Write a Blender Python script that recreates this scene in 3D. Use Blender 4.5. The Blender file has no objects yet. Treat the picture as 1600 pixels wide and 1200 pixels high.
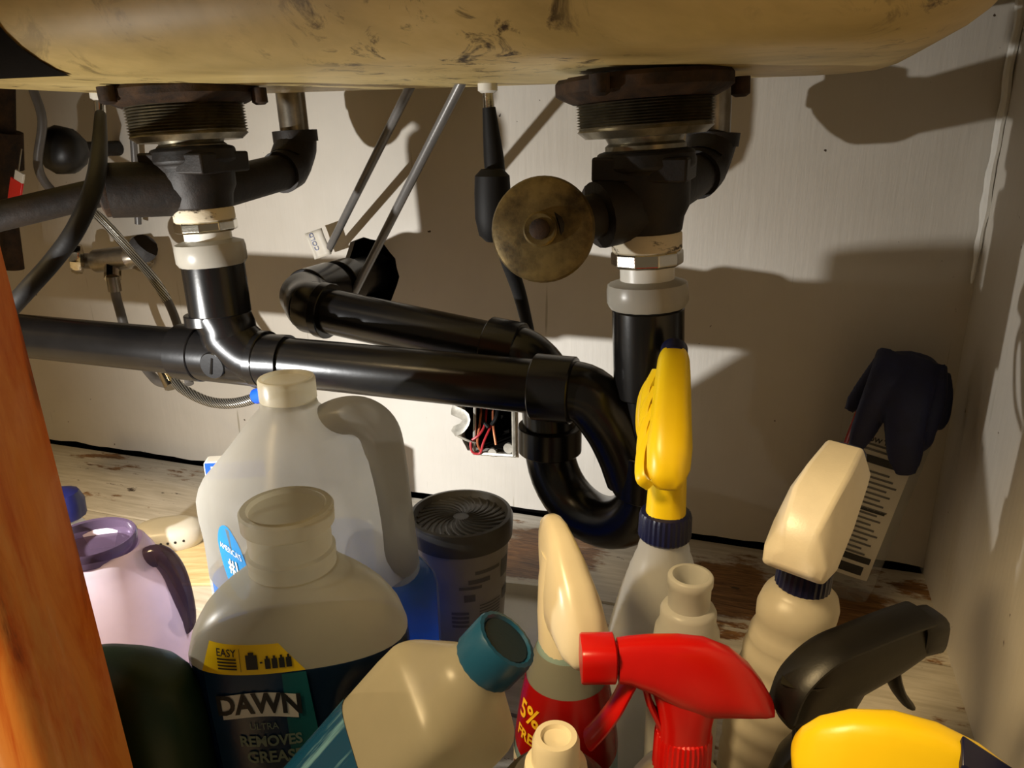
import bpy, bmesh, math, random
from mathutils import Vector, Matrix, noise
random.seed(7)
C = bpy.context.scene
COL = C.collection
pi = math.pi
V = Vector

# ------------------------------------------------------------------ camera
YAW, PITCH, ROLL, FPX = math.radians(19), math.radians(18.4), math.radians(-.8), 1200.0
fw = V((-math.sin(YAW)*math.cos(PITCH), math.cos(YAW)*math.cos(PITCH), -math.sin(PITCH)))
r0 = V((math.cos(YAW), math.sin(YAW), 0)); u0 = r0.cross(fw)
rt = r0*math.cos(ROLL)+u0*math.sin(ROLL); up = -r0*math.sin(ROLL)+u0*math.cos(ROLL)
cd = bpy.data.cameras.new('camera'); cam = bpy.data.objects.new('camera', cd); COL.objects.link(cam)
cd.sensor_width = 36; cd.lens = 36*FPX/1600; cd.clip_start = .01; cd.clip_end = 50
cam.matrix_world = Matrix(((rt.x, up.x, -fw.x, 0), (rt.y, up.y, -fw.y, 0), (rt.z, up.z, -fw.z, 0), (0, 0, 0, 1)))
C.camera = cam

def ray(x, y): return fw + rt*((x-800)/FPX) - up*((y-600)/FPX)
def P(x, y, Y):                       # point of the plane at depth Y seen at a picture position
    d = ray(x, y); return d*(Y/d.y)
def PZ(x, y, Z):
    d = ray(x, y); return d*(Z/d.z)

# ------------------------------------------------------------------ light
C.view_settings.view_transform = 'Standard'; C.view_settings.look = 'None'
C.view_settings.gamma = 1; C.view_settings.exposure = 0; C.view_settings.use_curve_mapping = False
w = bpy.data.worlds.new('world'); C.world = w; w.use_nodes = True
w.node_tree.nodes['Background'].inputs[0].default_value = (1, .78, .5, 1)
w.node_tree.nodes['Background'].inputs[1].default_value = .12

def lamp(name, kind, loc, aim, energy, color, **k):
    d = bpy.data.lights.new(name, kind); o = bpy.data.objects.new(name, d); COL.objects.link(o)
    o.location = loc; d.energy = energy; d.color = color
    o.rotation_euler = (V(aim)-V(loc)).to_track_quat('-Z', 'Y').to_euler()
    for a, b in k.items(): setattr(d, a, b)
    return o
# a phone torch held inside the left door, and the warm lamp of the kitchen behind the camera
lamp('torch', 'SPOT', (-.68, .236, -.225), (-.36, .88, -.28), 16, (1, .97, .92), spot_size=math.radians(122), spot_blend=1.0, shadow_soft_size=.006)
lamp('torch_core', 'SPOT', (-.68, .236, -.225), (-.27, .88, -.40), 16, (.94, .97, 1), spot_size=math.radians(56), spot_blend=1.0, shadow_soft_size=.006)
lamp('kitchen_lamp', 'AREA', (-.92, -.48, 1.15), (0, .38, -.25), 42, (1, .72, .36), size=.35)

# ------------------------------------------------------------------ materials
def lin(c):
    c = c/255
    return c/12.92 if c <= .04045 else ((c+.055)/1.055)**2.4
def rgb(r, g, b): return (lin(r), lin(g), lin(b), 1)
MATS = {}
class N:
    def __init__(s, name):
        s.m = bpy.data.materials.new(name); s.m.use_nodes = True
        s.t = s.m.node_tree; s.t.nodes.clear()
        s.out = s.t.nodes.new('ShaderNodeOutputMaterial')
    def n(s, k, **p):
        x = s.t.nodes.new('ShaderNode'+k)
        for a, b in p.items(): setattr(x, a, b)
        return x
    def l(s, a, b): s.t.links.new(a, b)
    def coord(s, scale=(1, 1, 1), kind='Object'):
        tc = s.n('TexCoord'); mp = s.n('Mapping'); mp.inputs['Scale'].default_value = scale
        s.l(tc.outputs[kind], mp.inputs[0]); return mp.outputs[0]
    def noise(s, sc, det=4, rough=.6, vec=None, dist=0):
        x = s.n('TexNoise'); x.inputs['Scale'].default_value = sc; x.inputs['Detail'].default_value = det
        x.inputs['Roughness'].default_value = rough; x.inputs['Distortion'].default_value = dist
        s.l(vec if vec is not None else s.coord(), x.inputs['Vector']); return x.outputs[0]
    def ramp(s, fac, stops):
        x = s.n('ValToRGB'); e = x.color_ramp.elements
        while len(e) < len(stops): e.new(.5)
        for i, (p, c) in enumerate(stops):
            e[i].position = p; e[i].color = c if len(c) == 4 else (*c, 1)
        s.l(fac, x.inputs[0]); return x.outputs[0]
    def mix(s, fac, a, b):
        x = s.n('Mix', data_type='RGBA')
        if isinstance(fac, float): x.inputs[0].default_value = fac
        else: s.l(fac, x.inputs[0])
        for q, i in ((a, 6), (b, 7)):
            if isinstance(q, tuple): x.inputs[i].default_value = q
            else: s.l(q, x.inputs[i])
        return x.outputs[2]
    def bump(s, h, st=.3, d=.002):
        x = s.n('Bump'); x.inputs['Strength'].default_value = st; x.inputs['Distance'].default_value = d
        s.l(h, x.inputs['Height']); return x.outputs[0]
    def pbsdf(s, col, rough=.5, metal=0., nrm=None, spec=.5, coat=0.):
        x = s.n('BsdfPrincipled')
        if isinstance(col, tuple): x.inputs['Base Color'].default_value = col
        else: s.l(col, x.inputs['Base Color'])
        if isinstance(rough, (int, float)): x.inputs['Roughness'].default_value = rough
        else: s.l(rough, x.inputs['Roughness'])
        x.inputs['Metallic'].default_value = metal; x.inputs['Specular IOR Level'].default_value = spec
        x.inputs['Coat Weight'].default_value = coat
        if nrm is not None: s.l(nrm, x.inputs['Normal'])
        return x
    def done(s, sh):
        s.l(sh, s.out.inputs[0]); return s.m

def plain(name, col, rough=.45, metal=0., var=.15, sc=40., bump=.08, spec=.5, coat=0.):
    m = N(name); f = m.noise(sc)
    d = tuple(c*(1-var) for c in col[:3])+(1,); b = tuple(min(1, c*(1+var)) for c in col[:3])+(1,)
    c = m.ramp(f, [(.3, d), (.7, b)])
    return m.done(m.pbsdf(c, rough, metal, m.bump(m.noise(sc*8, 2), bump, .001), spec, coat).outputs[0])

def two(name, c1, c2, sc=30., lo=.4, hi=.6, rough=.5, metal=0., bump=.2, scale=(1, 1, 1), dist=0, det=6):
    m = N(name); f = m.noise(sc, det, .65, m.coord(scale), dist)
    c = m.ramp(f, [(lo, c1), (hi, c2)])
    return m.done(m.pbsdf(c, rough, metal, m.bump(f, bump, .002)).outputs[0])

def hazy(name, col, clear=.3, trans=.4, rough=.3, clearcol=None):   # milky blow-moulded plastic
    m = N(name); f = m.noise(25)
    c = m.ramp(f, [(.3, tuple(x*.92 for x in col[:3])+(1,)), (.7, col)])
    p = m.pbsdf(c, rough, nrm=m.bump(m.noise(60, 2), .05, .002))
    t = m.n('BsdfTranslucent'); m.l(c, t.inputs[0])
    a = m.n('MixShader'); a.inputs[0].default_value = trans; m.l(p.outputs[0], a.inputs[1]); m.l(t.outputs[0], a.inputs[2])
    q = m.n('BsdfTransparent'); q.inputs[0].default_value = clearcol or (.95, .95, .93, 1)
    b = m.n('MixShader'); b.inputs[0].default_value = clear; m.l(a.outputs[0], b.inputs[1]); m.l(q.outputs[0], b.inputs[2])
    return m.done(b.outputs[0])

def wall_mat():
    m = N('painted_wall')
    a = m.noise(3.5, 5, .6); b = m.noise(40, 4, .6, m.coord((3, 3, .25)))
    c = m.ramp(a, [(.3, rgb(196, 189, 176)), (.7, rgb(214, 208, 197))])
    crack = m.ramp(m.noise(26, 3, .5, m.coord((5, 1, .22))), [(.70, (0, 0, 0)), (.74, (1, 1, 1))])
    c = m.mix(crack, c, rgb(168, 160, 142))
    spk = m.ramp(m.noise(95, 2, .5), [(.77, (0, 0, 0)), (.79, (1, 1, 1))])
    c = m.mix(spk, c, rgb(70, 52, 34))
    return m.done(m.pbsdf(c, .55, nrm=m.bump(b, .18, .003)).outputs[0])

def board_mat():
    m = N('worn_painted_board')
    tc = m.n('TexCoord').outputs['Object']
    a = m.noise(9, 6, .7, m.coord((.8, 2.2, 1))); g = m.noise(30, 5, .6, m.coord((.6, 6, 1)))
    paint = m.ramp(g, [(.3, rgb(176, 168, 152)), (.7, rgb(206, 199, 186))])
    wood = m.ramp(m.noise(20, 6, .6, m.coord((1, 12, 1)), 1.5), [(.35, rgb(82, 50, 22)), (.65, rgb(150, 108, 62))])
    worn = m.ramp(a, [(.585, (0, 0, 0)), (.63, (1, 1, 1))])
    c = m.mix(worn, paint, wood)
    chip = m.ramp(m.noise(34, 5, .7, m.coord((.7, 1.6, 1))), [(.665, (0, 0, 0)), (.69, (1, 1, 1))])
    for (px, py), rad in (((850, 862), .075), ((1135, 915), .07), ((1290, 960), .09), ((1010, 1000), .05)):
        q = PZ(px, py, -.49); dn = m.n('VectorMath', operation='DISTANCE'); m.l(tc, dn.inputs[0]); dn.inputs[1].default_value = q
        ad = m.n('Math', operation='MULTIPLY_ADD'); m.l(a, ad.inputs[0]); ad.inputs[1].default_value = .16; m.l(dn.outputs['Value'], ad.inputs[2])
        c = m.mix(m.ramp(ad.outputs[0], [(rad+.062, (1, 1, 1)), (rad+.075, (0, 0, 0))]), c, wood)
    c = m.mix(chip, c, rgb(52, 36, 22))
    return m.done(m.pbsdf(c, .5, nrm=m.bump(a, .3, .002)).outputs[0])

def stile_mat():
    m = N('orange_stained_wood')
    v = m.coord((16, 16, 1.6))
    g = m.noise(2.2, 8, .65, v, 1.2)
    c = m.ramp(g, [(.30, rgb(124, 44, 6)), (.43, rgb(226, 112, 26)), (.58, rgb(248, 156, 66))])
    wear = m.ramp(m.noise(11, 6, .72, m.coord((3, 3, .35))), [(.53, (0, 0, 0)), (.64, (1, 1, 1))])
    c = m.mix(wear, c, rgb(240, 160, 76))
    return m.done(m.pbsdf(c, .28, nrm=m.bump(g, .15, .002), coat=.3).outputs[0])

def sink_mat():
    m = N('olive_sink_undercoat')
    a = m.noise(5, 6, .6, m.coord((1, 1, 2)), .6)
    c = m.ramp(a, [(.3, rgb(160, 140, 84)), (.55, rgb(212, 188, 124)), (.75, rgb(236, 216, 156))])
    sm = m.ramp(m.noise(30, 6, .7, m.coord((1.2, 1, .7)), 1.0), [(.54, (0, 0, 0)), (.64, (1, 1, 1))])
    big = m.ramp(m.noise(6, 3, .5), [(.45, (0, 0, 0)), (.6, (1, 1, 1))])
    k = m.n('Math', operation='MULTIPLY'); m.l(sm, k.inputs[0]); m.l(big, k.inputs[1])
    c = m.mix(k.outputs[0], c, rgb(66, 50, 24))
    return m.done(m.pbsdf(c, .46, nrm=m.bump(m.noise(18, 4), .12, .004)).outputs[0])

def braid_mat():
    m = N('braided_steel')
    wv = m.n('TexWave', wave_type='BANDS', bands_direction='DIAGONAL'); wv.inputs['Scale'].default_value = 160; wv.inputs['Distortion'].default_value = 1
    m.l(m.coord(), wv.inputs[0])
    c = m.ramp(wv.outputs[0], [(.2, rgb(80, 78, 72)), (.8, rgb(200, 198, 190))])
    return m.done(m.pbsdf(c, .3, .9, m.bump(wv.outputs[0], .5, .001)).outputs[0])

M = {}
M['wall'] = wall_mat(); M['board'] = board_mat(); M['stile'] = stile_mat(); M['sink'] = sink_mat(); M['braid'] = braid_mat()
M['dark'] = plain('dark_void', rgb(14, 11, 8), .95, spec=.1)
M['abs'] = plain('black_abs', rgb(17, 16, 16), .24, var=.3, sc=20, bump=.05, spec=.5)
M['bronze'] = two('dark_corroded_brass', rgb(13, 9, 6), rgb(32, 22, 13), 45, .35, .7, .58, .2, .5)
M['rust'] = two('rusty_flange', rgb(26, 16, 8), rgb(66, 44, 22), 60, .35, .65, .75, .2, .6)
M['steel'] = two('dull_steel_thread', rgb(110, 104, 88), rgb(160, 152, 132), 60, .3, .7, .34, .9, .1)
M['chrome'] = plain('chrome', rgb(205, 200, 188), .14, 1., .06)
M['tube'] = two('grey_tube', rgb(120, 112, 98), rgb(168, 160, 146), 30, .3, .7, .3, .85, .1)
M['ptube'] = plain('grey_supply_tube', rgb(112, 110, 108), .35, .2, .1)
M['disc'] = two('tarnished_brass', rgb(58, 46, 22), rgb(132, 112, 66), 34, .36, .64, .42, .55, .25, det=8)
M['nut'] = hazy('white_slip_nut', rgb(196, 191, 178), .05, .3, .3)
M['whitep'] = plain('white_plastic', rgb(222, 219, 208), .35, var=.04)
M['wornp'] = two('worn_cream_paint', rgb(216, 204, 178), rgb(66, 52, 36), 50, .55, .62, .6, 0, .4, (1, 1, 2.5))
M['hose'] = plain('black_hose', rgb(12, 11, 11), .62, spec=.3)
M['greyh'] = plain('grey_hose', rgb(92, 88, 84), .4)
M['hdpe'] = hazy('milky_plastic', rgb(190, 187, 178), .16, .76, .3)
M['hdpew'] = hazy('wetted_milky_plastic', rgb(190, 215, 235), .82, .5, .3)
M['soapw'] = hazy('soap_wetted_plastic', rgb(38, 60, 84), .5, .4, .25)
M['hdpe2'] = hazy('milky_plastic_thick', rgb(206, 200, 178), .22, .5, .3)
M['hdpes'] = hazy('greyish_soap_plastic', rgb(220, 214, 188), .22, .5, .3)
M['hdpe3'] = hazy('ivory_bottle_plastic', rgb(226, 218, 198), .10, .4, .35)
M['hdpe4'] = hazy('white_bottle_plastic', rgb(224, 224, 220), .12, .5, .35)
M['bluel'] = hazy('blue_washer_liquid', rgb(0, 136, 226), .2, .6, .2, rgb(40, 160, 240))
M['navyl'] = hazy('dark_blue_soap', rgb(10, 42, 84), .12, .4, .15, rgb(30, 80, 150))
M['lilac'] = hazy('lilac_plastic', rgb(236, 222, 234), .22, .5, .2, (.93, .86, .95, 1))
M['purple'] = hazy('smoky_purple_plastic', rgb(78, 64, 82), .25, .4, .15, (.7, .62, .74, 1))
M['green'] = plain('dark_green_plastic', rgb(24, 50, 22), .5, var=.1)
M['tealcap'] = plain('teal_blue_cap', rgb(22, 78, 112), .35, var=.05)
M['teald'] = plain('dark_teal_cap_liner', rgb(10, 42, 60), .5, var=.05)
M['cream'] = plain('cream_trigger_plastic', rgb(232, 222, 196), .28, var=.03, bump=.03)
M['whitetr'] = plain('white_trigger_plastic', rgb(226, 218, 198), .35, var=.03, bump=.08, sc=90)
M['red'] = plain('red_plastic', rgb(206, 18, 14), .28, var=.05, bump=.03)
M['redl'] = plain('dark_red_sleeve', rgb(150, 16, 14), .22, var=.05, bump=.02)
M['yellow'] = plain('yellow_plastic', rgb(254, 216, 22), .34, var=.03, bump=.04)
M['navy'] = plain('navy_plastic', rgb(18, 22, 58), .35, var=.1)
M['blackp'] = plain('black_trigger_plastic', rgb(12, 10, 8), .42, var=.2)
M['olive'] = plain('dark_olive_plastic', rgb(30, 27, 16), .42, var=.1)
M['glove'] = plain('navy_nitrile', rgb(24, 30, 66), .6, var=.2, sc=60, bump=.25)
M['greylid'] = plain('charcoal_lid', rgb(74, 72, 68), .4, var=.08)
M['greytub'] = plain('grey_tub', rgb(148, 144, 136), .4, var=.05)
M['ink'] = plain('dark_print', rgb(34, 34, 36), .5)
M['inkgrey'] = plain('grey_print', rgb(98, 96, 92), .5)
M['wink'] = plain('white_print', rgb(228, 228, 222), .45, var=.02)
M['gink'] = plain('pale_green_print', rgb(120, 140, 128), .5, var=.05)
M['yink'] = plain('yellow_print', rgb(240, 190, 40), .45, var=.03)
M['rink'] = plain('maroon_print', rgb(126, 34, 30), .5, var=.05)
M['bink'] = plain('pen_blue_print', rgb(90, 104, 150), .5)
M['bluelab'] = plain('blue_label', rgb(20, 128, 196), .35, var=.08)
M['teallab'] = plain('teal_label', rgb(26, 96, 104), .32, var=.1)
M['navylab'] = plain('navy_label', rgb(20, 50, 84), .3, var=.15)
M['strlab'] = two('striped_blue_label', rgb(16, 62, 94), rgb(92, 136, 156), 90, .55, .63, .25, 0, .02, (1, 1, .06))
M['tanlab'] = plain('tan_label', rgb(150, 132, 110), .35, var=.2)
M['paper'] = plain('label_paper', rgb(206, 200, 186), .5, var=.04)
M['bluecap'] = plain('dark_blue_cap', rgb(24, 28, 84), .4, var=.05)
M['bluep'] = plain('royal_blue', rgb(24, 84, 200), .4, var=.05)
M['tan'] = two('pale_wood', rgb(196, 172, 124), rgb(226, 206, 160), 14, .35, .65, .5, 0, .1, (1, 9, 1))
M['wirered'] = plain('red_wire', rgb(190, 50, 56), .4)
M['copper'] = plain('copper_wire', rgb(214, 128, 88), .35, .6)
M['boxmetal'] = two('galvanised_box', rgb(150, 146, 134), rgb(206, 202, 190), 50, .35, .65, .4, .5, .2)
M['caulk'] = plain('white_caulk', rgb(232, 230, 222), .5, var=.03, bump=.3)
M['film'] = hazy('clear_film', rgb(200, 200, 196), .78, .3, .1)
M['bluebody'] = hazy('pale_blue_liquid_bottle', rgb(176, 208, 216), .2, .5, .15)
M['smoke'] = hazy('clear_grey_band', rgb(170, 164, 150), .35, .4, .15)

# ------------------------------------------------------------------ geometry helpers
def spline(pts, k=8):
    pts = [V(p) for p in pts]; q = [pts[0]*2-pts[1]]+pts+[pts[-1]*2-pts[-2]]; out = []
    for i in range(1, len(q)-2):
        a, b, c, d = q[i-1:i+3]
        for j in range(k):
            t = j/k
            out.append(.5*((2*b)+(c-a)*t+(2*a-5*b+4*c-d)*t*t+(3*b-a-3*c+d)*t**3))
    out.append(pts[-1]); return out
def arc(c, a, b, n=8):                # quarter-like arc from c+a to c+b
    return [V(c)+V(a)*math.cos(t*pi/2/n)+V(b)*math.sin(t*pi/2/n) for t in range(n+1)]

class MB:
    def __init__(s): s.v = []; s.f = []
    def ring(s, pts):
        i = len(s.v); s.v += [V(p) for p in pts]; return list(range(i, i+len(pts)))
    def bridge(s, a, b):
        n = len(a)
        for i in range(n): s.f.append((a[i], a[(i+1) % n], b[(i+1) % n], b[i]))
    def loft(s, rings, c0=True, c1=True):
        R = [s.ring(r) for r in rings]
        for a, b in zip(R, R[1:]): s.bridge(a, b)
        if c0: s.f.append(tuple(reversed(R[0])))
        if c1: s.f.append(tuple(R[-1]))
        return s
    def tube(s, path, r, n=16, caps=True, flat=None):
        path = [V(p) for p in path]; m = len(path)
        rr = r if isinstance(r, (list, tuple)) else [r]*m
        T = [(path[min(i+1, m-1)]-path[max(i-1, 0)]).normalized() for i in range(m)]
        nn = T[0].orthogonal().normalized() if flat is None else (V(flat)-T[0]*V(flat).dot(T[0])).normalized()
        rings = []
        for i in range(m):
            nn = (nn-T[i]*nn.dot(T[i])).normalized(); b = T[i].cross(nn)
            ra, rb = rr[i] if isinstance(rr[i], (tuple, list)) else (rr[i], rr[i])
            rings.append([path[i]+nn*math.cos(2*pi*k/n)*rb+b*math.sin(2*pi*k/n)*ra for k in range(n)])
        return s.loft(rings, caps, caps)
    def lathe(s, prof, o=(0, 0, 0), ax=(0, 0, 1), n=32, rib=0, ribd=0., c0=True, c1=True):
        ax = V(ax).normalized(); a = ax.orthogonal().normalized() if abs(ax.z) < .999 else V((1, 0, 0)); b = ax.cross(a); o = V(o)
        rings = []
        for r, z in prof:
            rings.append([o+ax*z+(a*math.cos(2*pi*k/n)+b*math.sin(2*pi*k/n))*(r-(ribd if rib and k % 2 else 0)*(r > 1e-5)) for k in range(n)])
        return s.loft(rings, c0, c1)
    def box(s, c, d, R=None):
        c = V(c); i = len(s.v)
        for x in (-1, 1):
            for y in (-1, 1):
                for z in (-1, 1):
                    p = V((x*d[0]/2, y*d[1]/2, z*d[2]/2)); s.v.append(c+(R @ p if R else p))
        s.f += [tuple(i+k for k in q) for q in ((0, 1, 3, 2), (4, 6, 7, 5), (0, 4, 5, 1), (2, 3, 7, 6), (0, 2, 6, 4), (1, 5, 7, 3))]
        return s
    def grid(s, fn, nu, nv):
        i = len(s.v)
        for a in range(nu+1):
            for b in range(nv+1): s.v.append(V(fn(a/nu, b/nv)))
        for a in range(nu):
            for b in range(nv):
                p = i+a*(nv+1)+b; s.f.append((p, p+nv+1, p+nv+2, p+1))
        return s
    def pillow(s, outl, hw, rd, fn, k=3):         # rounded extrusion of a side outline; fn(x,z,y) places it
        n = len(outl); o = [V((x, z)) for x, z in outl]
        ar = sum(o[i].x*o[(i+1) % n].y-o[(i+1) % n].x*o[i].y for i in range(n)); sg = 1 if ar > 0 else -1
        nr = []
        for i in range(n):
            t = (o[(i+1) % n]-o[i-1]).normalized(); nr.append(V((t.y, -t.x))*sg)
        rings = []
        lay = [(-hw+rd*(1-math.cos(a)), rd*(1-math.sin(a))) for a in [pi/2*j/k for j in range(k+1)]]
        lay = [(-hw+rd*(1-math.sin(pi/2*j/k)), rd*(1-math.cos(pi/2*j/k))) for j in range(k, -1, -1)]
        lay = lay+[(-y, i) for y, i in reversed(lay)]
        for y, ins in lay: rings.append([fn(o[i].x-nr[i].x*ins, o[i].y-nr[i].y*ins, y) for i in range(n)])
        return s.loft(rings)

WL = {}
def wloc(o):
    return WL.get(o.name, V((0, 0, 0)))
def obj(name, mb, mat, parent=None, bevel=0., flat=False, world=False, label=None, bseg=2, subsurf=0, ang=38):
    me = bpy.data.meshes.new(name)
    off = wloc(parent) if (world and parent is not None) else V((0, 0, 0))
    me.from_pydata([tuple(v-off) for v in mb.v], [], mb.f)
    bm = bmesh.new(); bm.from_mesh(me); bmesh.ops.recalc_face_normals(bm, faces=bm.faces[:]); bm.to_mesh(me); bm.free()
    if mat: me.materials.append(M[mat] if isinstance(mat, str) else mat)
    o = bpy.data.objects.new(name, me); COL.objects.link(o)
    if parent is not None:
        o.parent = parent; WL[o.name] = off
    if not flat:
        me.polygons.foreach_set('use_smooth', [True]*len(me.polygons))
        me.set_sharp_from_angle(angle=math.radians(ang))
    if bevel:
        b = o.modifiers.new('b', 'BEVEL'); b.width = bevel; b.segments = bseg; b.limit_method = 'ANGLE'
    if subsurf:
        b = o.modifiers.new('s', 'SUBSURF'); b.levels = b.render_levels = subsurf
    if label: o['label'] = label
    return o
def tag(o, label, cat, group=None):
    o['label'] = label; o['category'] = cat
    if group: o['group'] = group
    return o
def thing(name, label, cat, loc=(0, 0, 0), rot=(0, 0, 0), group=None):
    o = bpy.data.objects.new(name, None); COL.objects.link(o); o.empty_display_size = .02
    o.location = loc; o.rotation_euler = rot; WL[o.name] = V(loc)
    return tag(o, label, cat, group)
def struct(name, mb, mat, parent=None, **k):
    o = obj(name, mb, mat, parent, **k)
    if parent is None: o['kind'] = 'structure'
    return o
def txt(s, size, fn, mb=None, bold=0., spacing=1., cx=True):   # flat lettering laid on a surface: fn(x, y) -> point
    cu = bpy.data.curves.new('t', 'FONT'); cu.body = s; cu.size = size; cu.offset = bold; cu.space_character = spacing
    cu.align_x = 'CENTER' if cx else 'LEFT'; cu.align_y = 'CENTER'; cu.resolution_u = 3
    o = bpy.data.objects.new('t', cu); COL.objects.link(o)
    me = bpy.data.meshes.new_from_object(o.evaluated_get(bpy.context.evaluated_depsgraph_get()))
    mb = mb or MB(); i = len(mb.v)
    mb.v += [V(fn(v.co.x, v.co.y)) for v in me.vertices]
    mb.f += [tuple(i+k for k in p.vertices) for p in me.polygons]
    bpy.data.objects.remove(o); bpy.data.meshes.remove(me); bpy.data.curves.remove(cu)
    return mb
def sup(a, b, t, n):                  # superellipse point
    c, s_ = math.cos(t), math.sin(t)
    r = (abs(c/a)**n+abs(s_/b)**n)**(-1/n); return r*c, r*s_
def sm(a, b, x):
    t = max(0, min(1, (x-a)/(b-a))); return t*t*(3-2*t)
def lerp(tab, x):
    if x <= tab[0][0]: return tab[0][1]
    for (a, p), (b, q) in zip(tab, tab[1:]):
        if x <= b: return p+(q-p)*(x-a)/(b-a)
    return tab[-1][1]

# ------------------------------------------------------------------ setting
F, D, XR = -.49, .88, .194
# back wall with a ragged pipe hole and a square outlet hole
bm = bmesh.new()
def loop(pts):
    vs = [bm.verts.new(p) for p in pts]
    return [bm.edges.new((vs[i], vs[(i+1) % len(vs)])) for i in range(len(vs))]
x0, x1, z0, z1 = -1.3, XR, F+.006, .26
bot = []
nb = 90
for i in range(nb+1):
    x = x0+(x1-x0)*i/nb
    bot.append((x, D, z0+.0035*noise.noise(V((x*22, 0, 3)))))
ed = loop(bot+[(x1, D, z1), (x0, D, z1)])
hc = P(578, 430, D); hole = []
for i in range(26):
    a = 2*pi*i/26; rr = .042*(1+.16*noise.noise(V((math.cos(a)*1.7, math.sin(a)*1.7, 5)))+.06*random.uniform(-1, 1))
    hole.append((hc.x+rr*math.cos(a), D, hc.z+rr*1.15*math.sin(a)))
ed += loop(hole)
b0, b1 = P(722, 625, D), P(806, 712, D)
bx = [(b0.x, b0.z), (b1.x, b0.z), (b1.x, b1.z), (b0.x+.004, b1.z), (b0.x-.003, b1.z+.02)]
rag = []
for i in range(5):
    a, b = bx[i], bx[(i+1) % 5]
    for k in range(4):
        t = k/4; rag.append((a[0]+(b[0]-a[0])*t+random.uniform(-.0015, .0015), D, a[1]+(b[1]-a[1])*t+random.uniform(-.0015, .0015)))
ed += loop(rag)
bmesh.ops.triangle_fill(bm, edges=ed, use_beauty=True)
g = bmesh.ops.extrude_face_region(bm, geom=bm.faces[:])
for v in g['geom']:
    if isinstance(v, bmesh.types.BMVert): v.co.y += .012
bmesh.ops.recalc_face_normals(bm, faces=bm.faces[:])
me = bpy.data.meshes.new('wall_back'); bm.to_mesh(me); bm.free(); me.materials.append(M['wall'])
wb = bpy.data.objects.new('wall_back', me); COL.objects.link(wb); wb['kind'] = 'structure'
obj('cavity_panel', MB().box((-.55, D+.075, -.12), (1.6, .01, .8)), 'dark', wb)
struct('wall_right', MB().box((XR+.01, .62, -.11), (.02, .8, .77)), 'wall')
struct('wall_left', MB().box((-1.29, .6, -.11), (.02, .8, .77)), 'wall')
struct('trim_3', MB().box((.25, .208, -.11), (.12, .022, .77)), 'stile', bevel=.002)     # right-hand stile, outside the view
struct('trim_2', MB().box((-.20, .228, .235), (.80, .022, .05)), 'stile', bevel=.002)     # rail of the cabinet front, above the view
struct('ceiling', MB().box((-.55, .6, .27), (1.52, .82, .02)), 'dark')
wr = bpy.data.objects['wall_right']
# caulk bead of the right-hand corner
cb = MB(); pts = []; rs = []
z = .2
while z > -.155:
    pts.append(V((XR-.004+.002*noise.noise(V((z*30, 1, 0))), D-.008, z))); rs.append(max(.0008, .0042+.002*noise.noise(V((z*45, 7, 0)))-max(0, -.10-z)*.07)); z -= .006
cb.tube(pts, rs, 8); obj('caulk_bead', cb, 'caulk', wr)
# floor of painted boards
fl = struct('floor', MB().box((-.55, .56, F-.022), (1.5, .9, .012)), 'dark')
edges = [.13, .335, .52, .708, .879]
first = None
for i, (a, b) in enumerate(zip(edges, edges[1:])):
    m = MB(); nx = 40; zt = F+(0, -.0012, .0008, -.0005)[i]
    tp = [(x0+(XR-x0)*k/nx) for k in range(nx+1)]
    rings = []
    for x in tp:
        ja = .0012*noise.noise(V((x*40, a*9, 0))); jb = .0012*noise.noise(V((x*40, b*9, 1)))
        rings.append([(x, a+.0016+ja, F-.015), (x, b-.0016+jb, F-.015), (x, b-.0016+jb, zt-.0012), (x, b-.004+jb, zt), (x, a+.004+ja, zt), (x, a+.0016+ja, zt-.0012)])
    m.loft(rings); obj('floor_board', m, 'board', fl, flat=True)
# cabinet stile at the left of the opening
st = MB(); prof = [(-.43, .215), (-.36, .212), (-.352, .216), (-.345, .213), (-.325, .214), (-.318, .218), (-.3145, .226), (-.3145, .262), (-.43, .262)]
pa, pb = P(22, 470, .262), P(203, 1180, .262); sl = (pa.x-pb.x)/(pa.z-pb.z)     # it leans a little out of plumb
st.loft([[(x+.3145+pb.x+sl*(z-pb.z), y, z) for x, y in prof] for z in [F-.05+.77*k/20 for k in range(21)]])
struct('trim_1', st, 'stile', ang=60)

# ------------------------------------------------------------------ sink
def rrect(cx, cy, hx, hy, r, z, n=8):
    out = []
    for qx, qy, a0 in ((1, 1, 0), (-1, 1, pi/2), (-1, -1, pi), (1, -1, 3*pi/2)):
        for k in range(n+1):
            a = a0+pi/2*k/n; out.append(V((cx+qx*(hx-r)+r*math.cos(a), cy+qy*(hy-r)+r*math.sin(a), z)))
    return out
sk = MB(); R = .06; zb = .039; rings = []
for ins, dz in [(.14, 0)]+[(R*(1-math.sin(a)), R*(1-math.cos(a))) for a in [pi/2*k/8 for k in range(9)]]+[(-.004, .10), (-.008, .23)]:
    rings.append(rrect(-.30, .605, .413-ins, .20-ins, max(.02, .09-ins*.6), zb+dz))
sk.loft(rings)
sink_o = obj('kitchen_sink', sk, 'sink', ang=60)
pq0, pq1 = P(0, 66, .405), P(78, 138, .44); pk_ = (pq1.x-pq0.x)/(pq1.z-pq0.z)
def sheet_pt(a, b):
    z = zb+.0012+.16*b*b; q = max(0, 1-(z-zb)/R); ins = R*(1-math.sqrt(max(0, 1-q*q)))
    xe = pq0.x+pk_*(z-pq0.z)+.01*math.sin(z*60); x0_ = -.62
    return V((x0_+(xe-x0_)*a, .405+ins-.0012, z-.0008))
obj('dark_sheet', MB().grid(sheet_pt, 6, 16), 'dark', sink_o, label='black sheet added on the left end')  # thin black sheet added over the sink front to darken its left end
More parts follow.
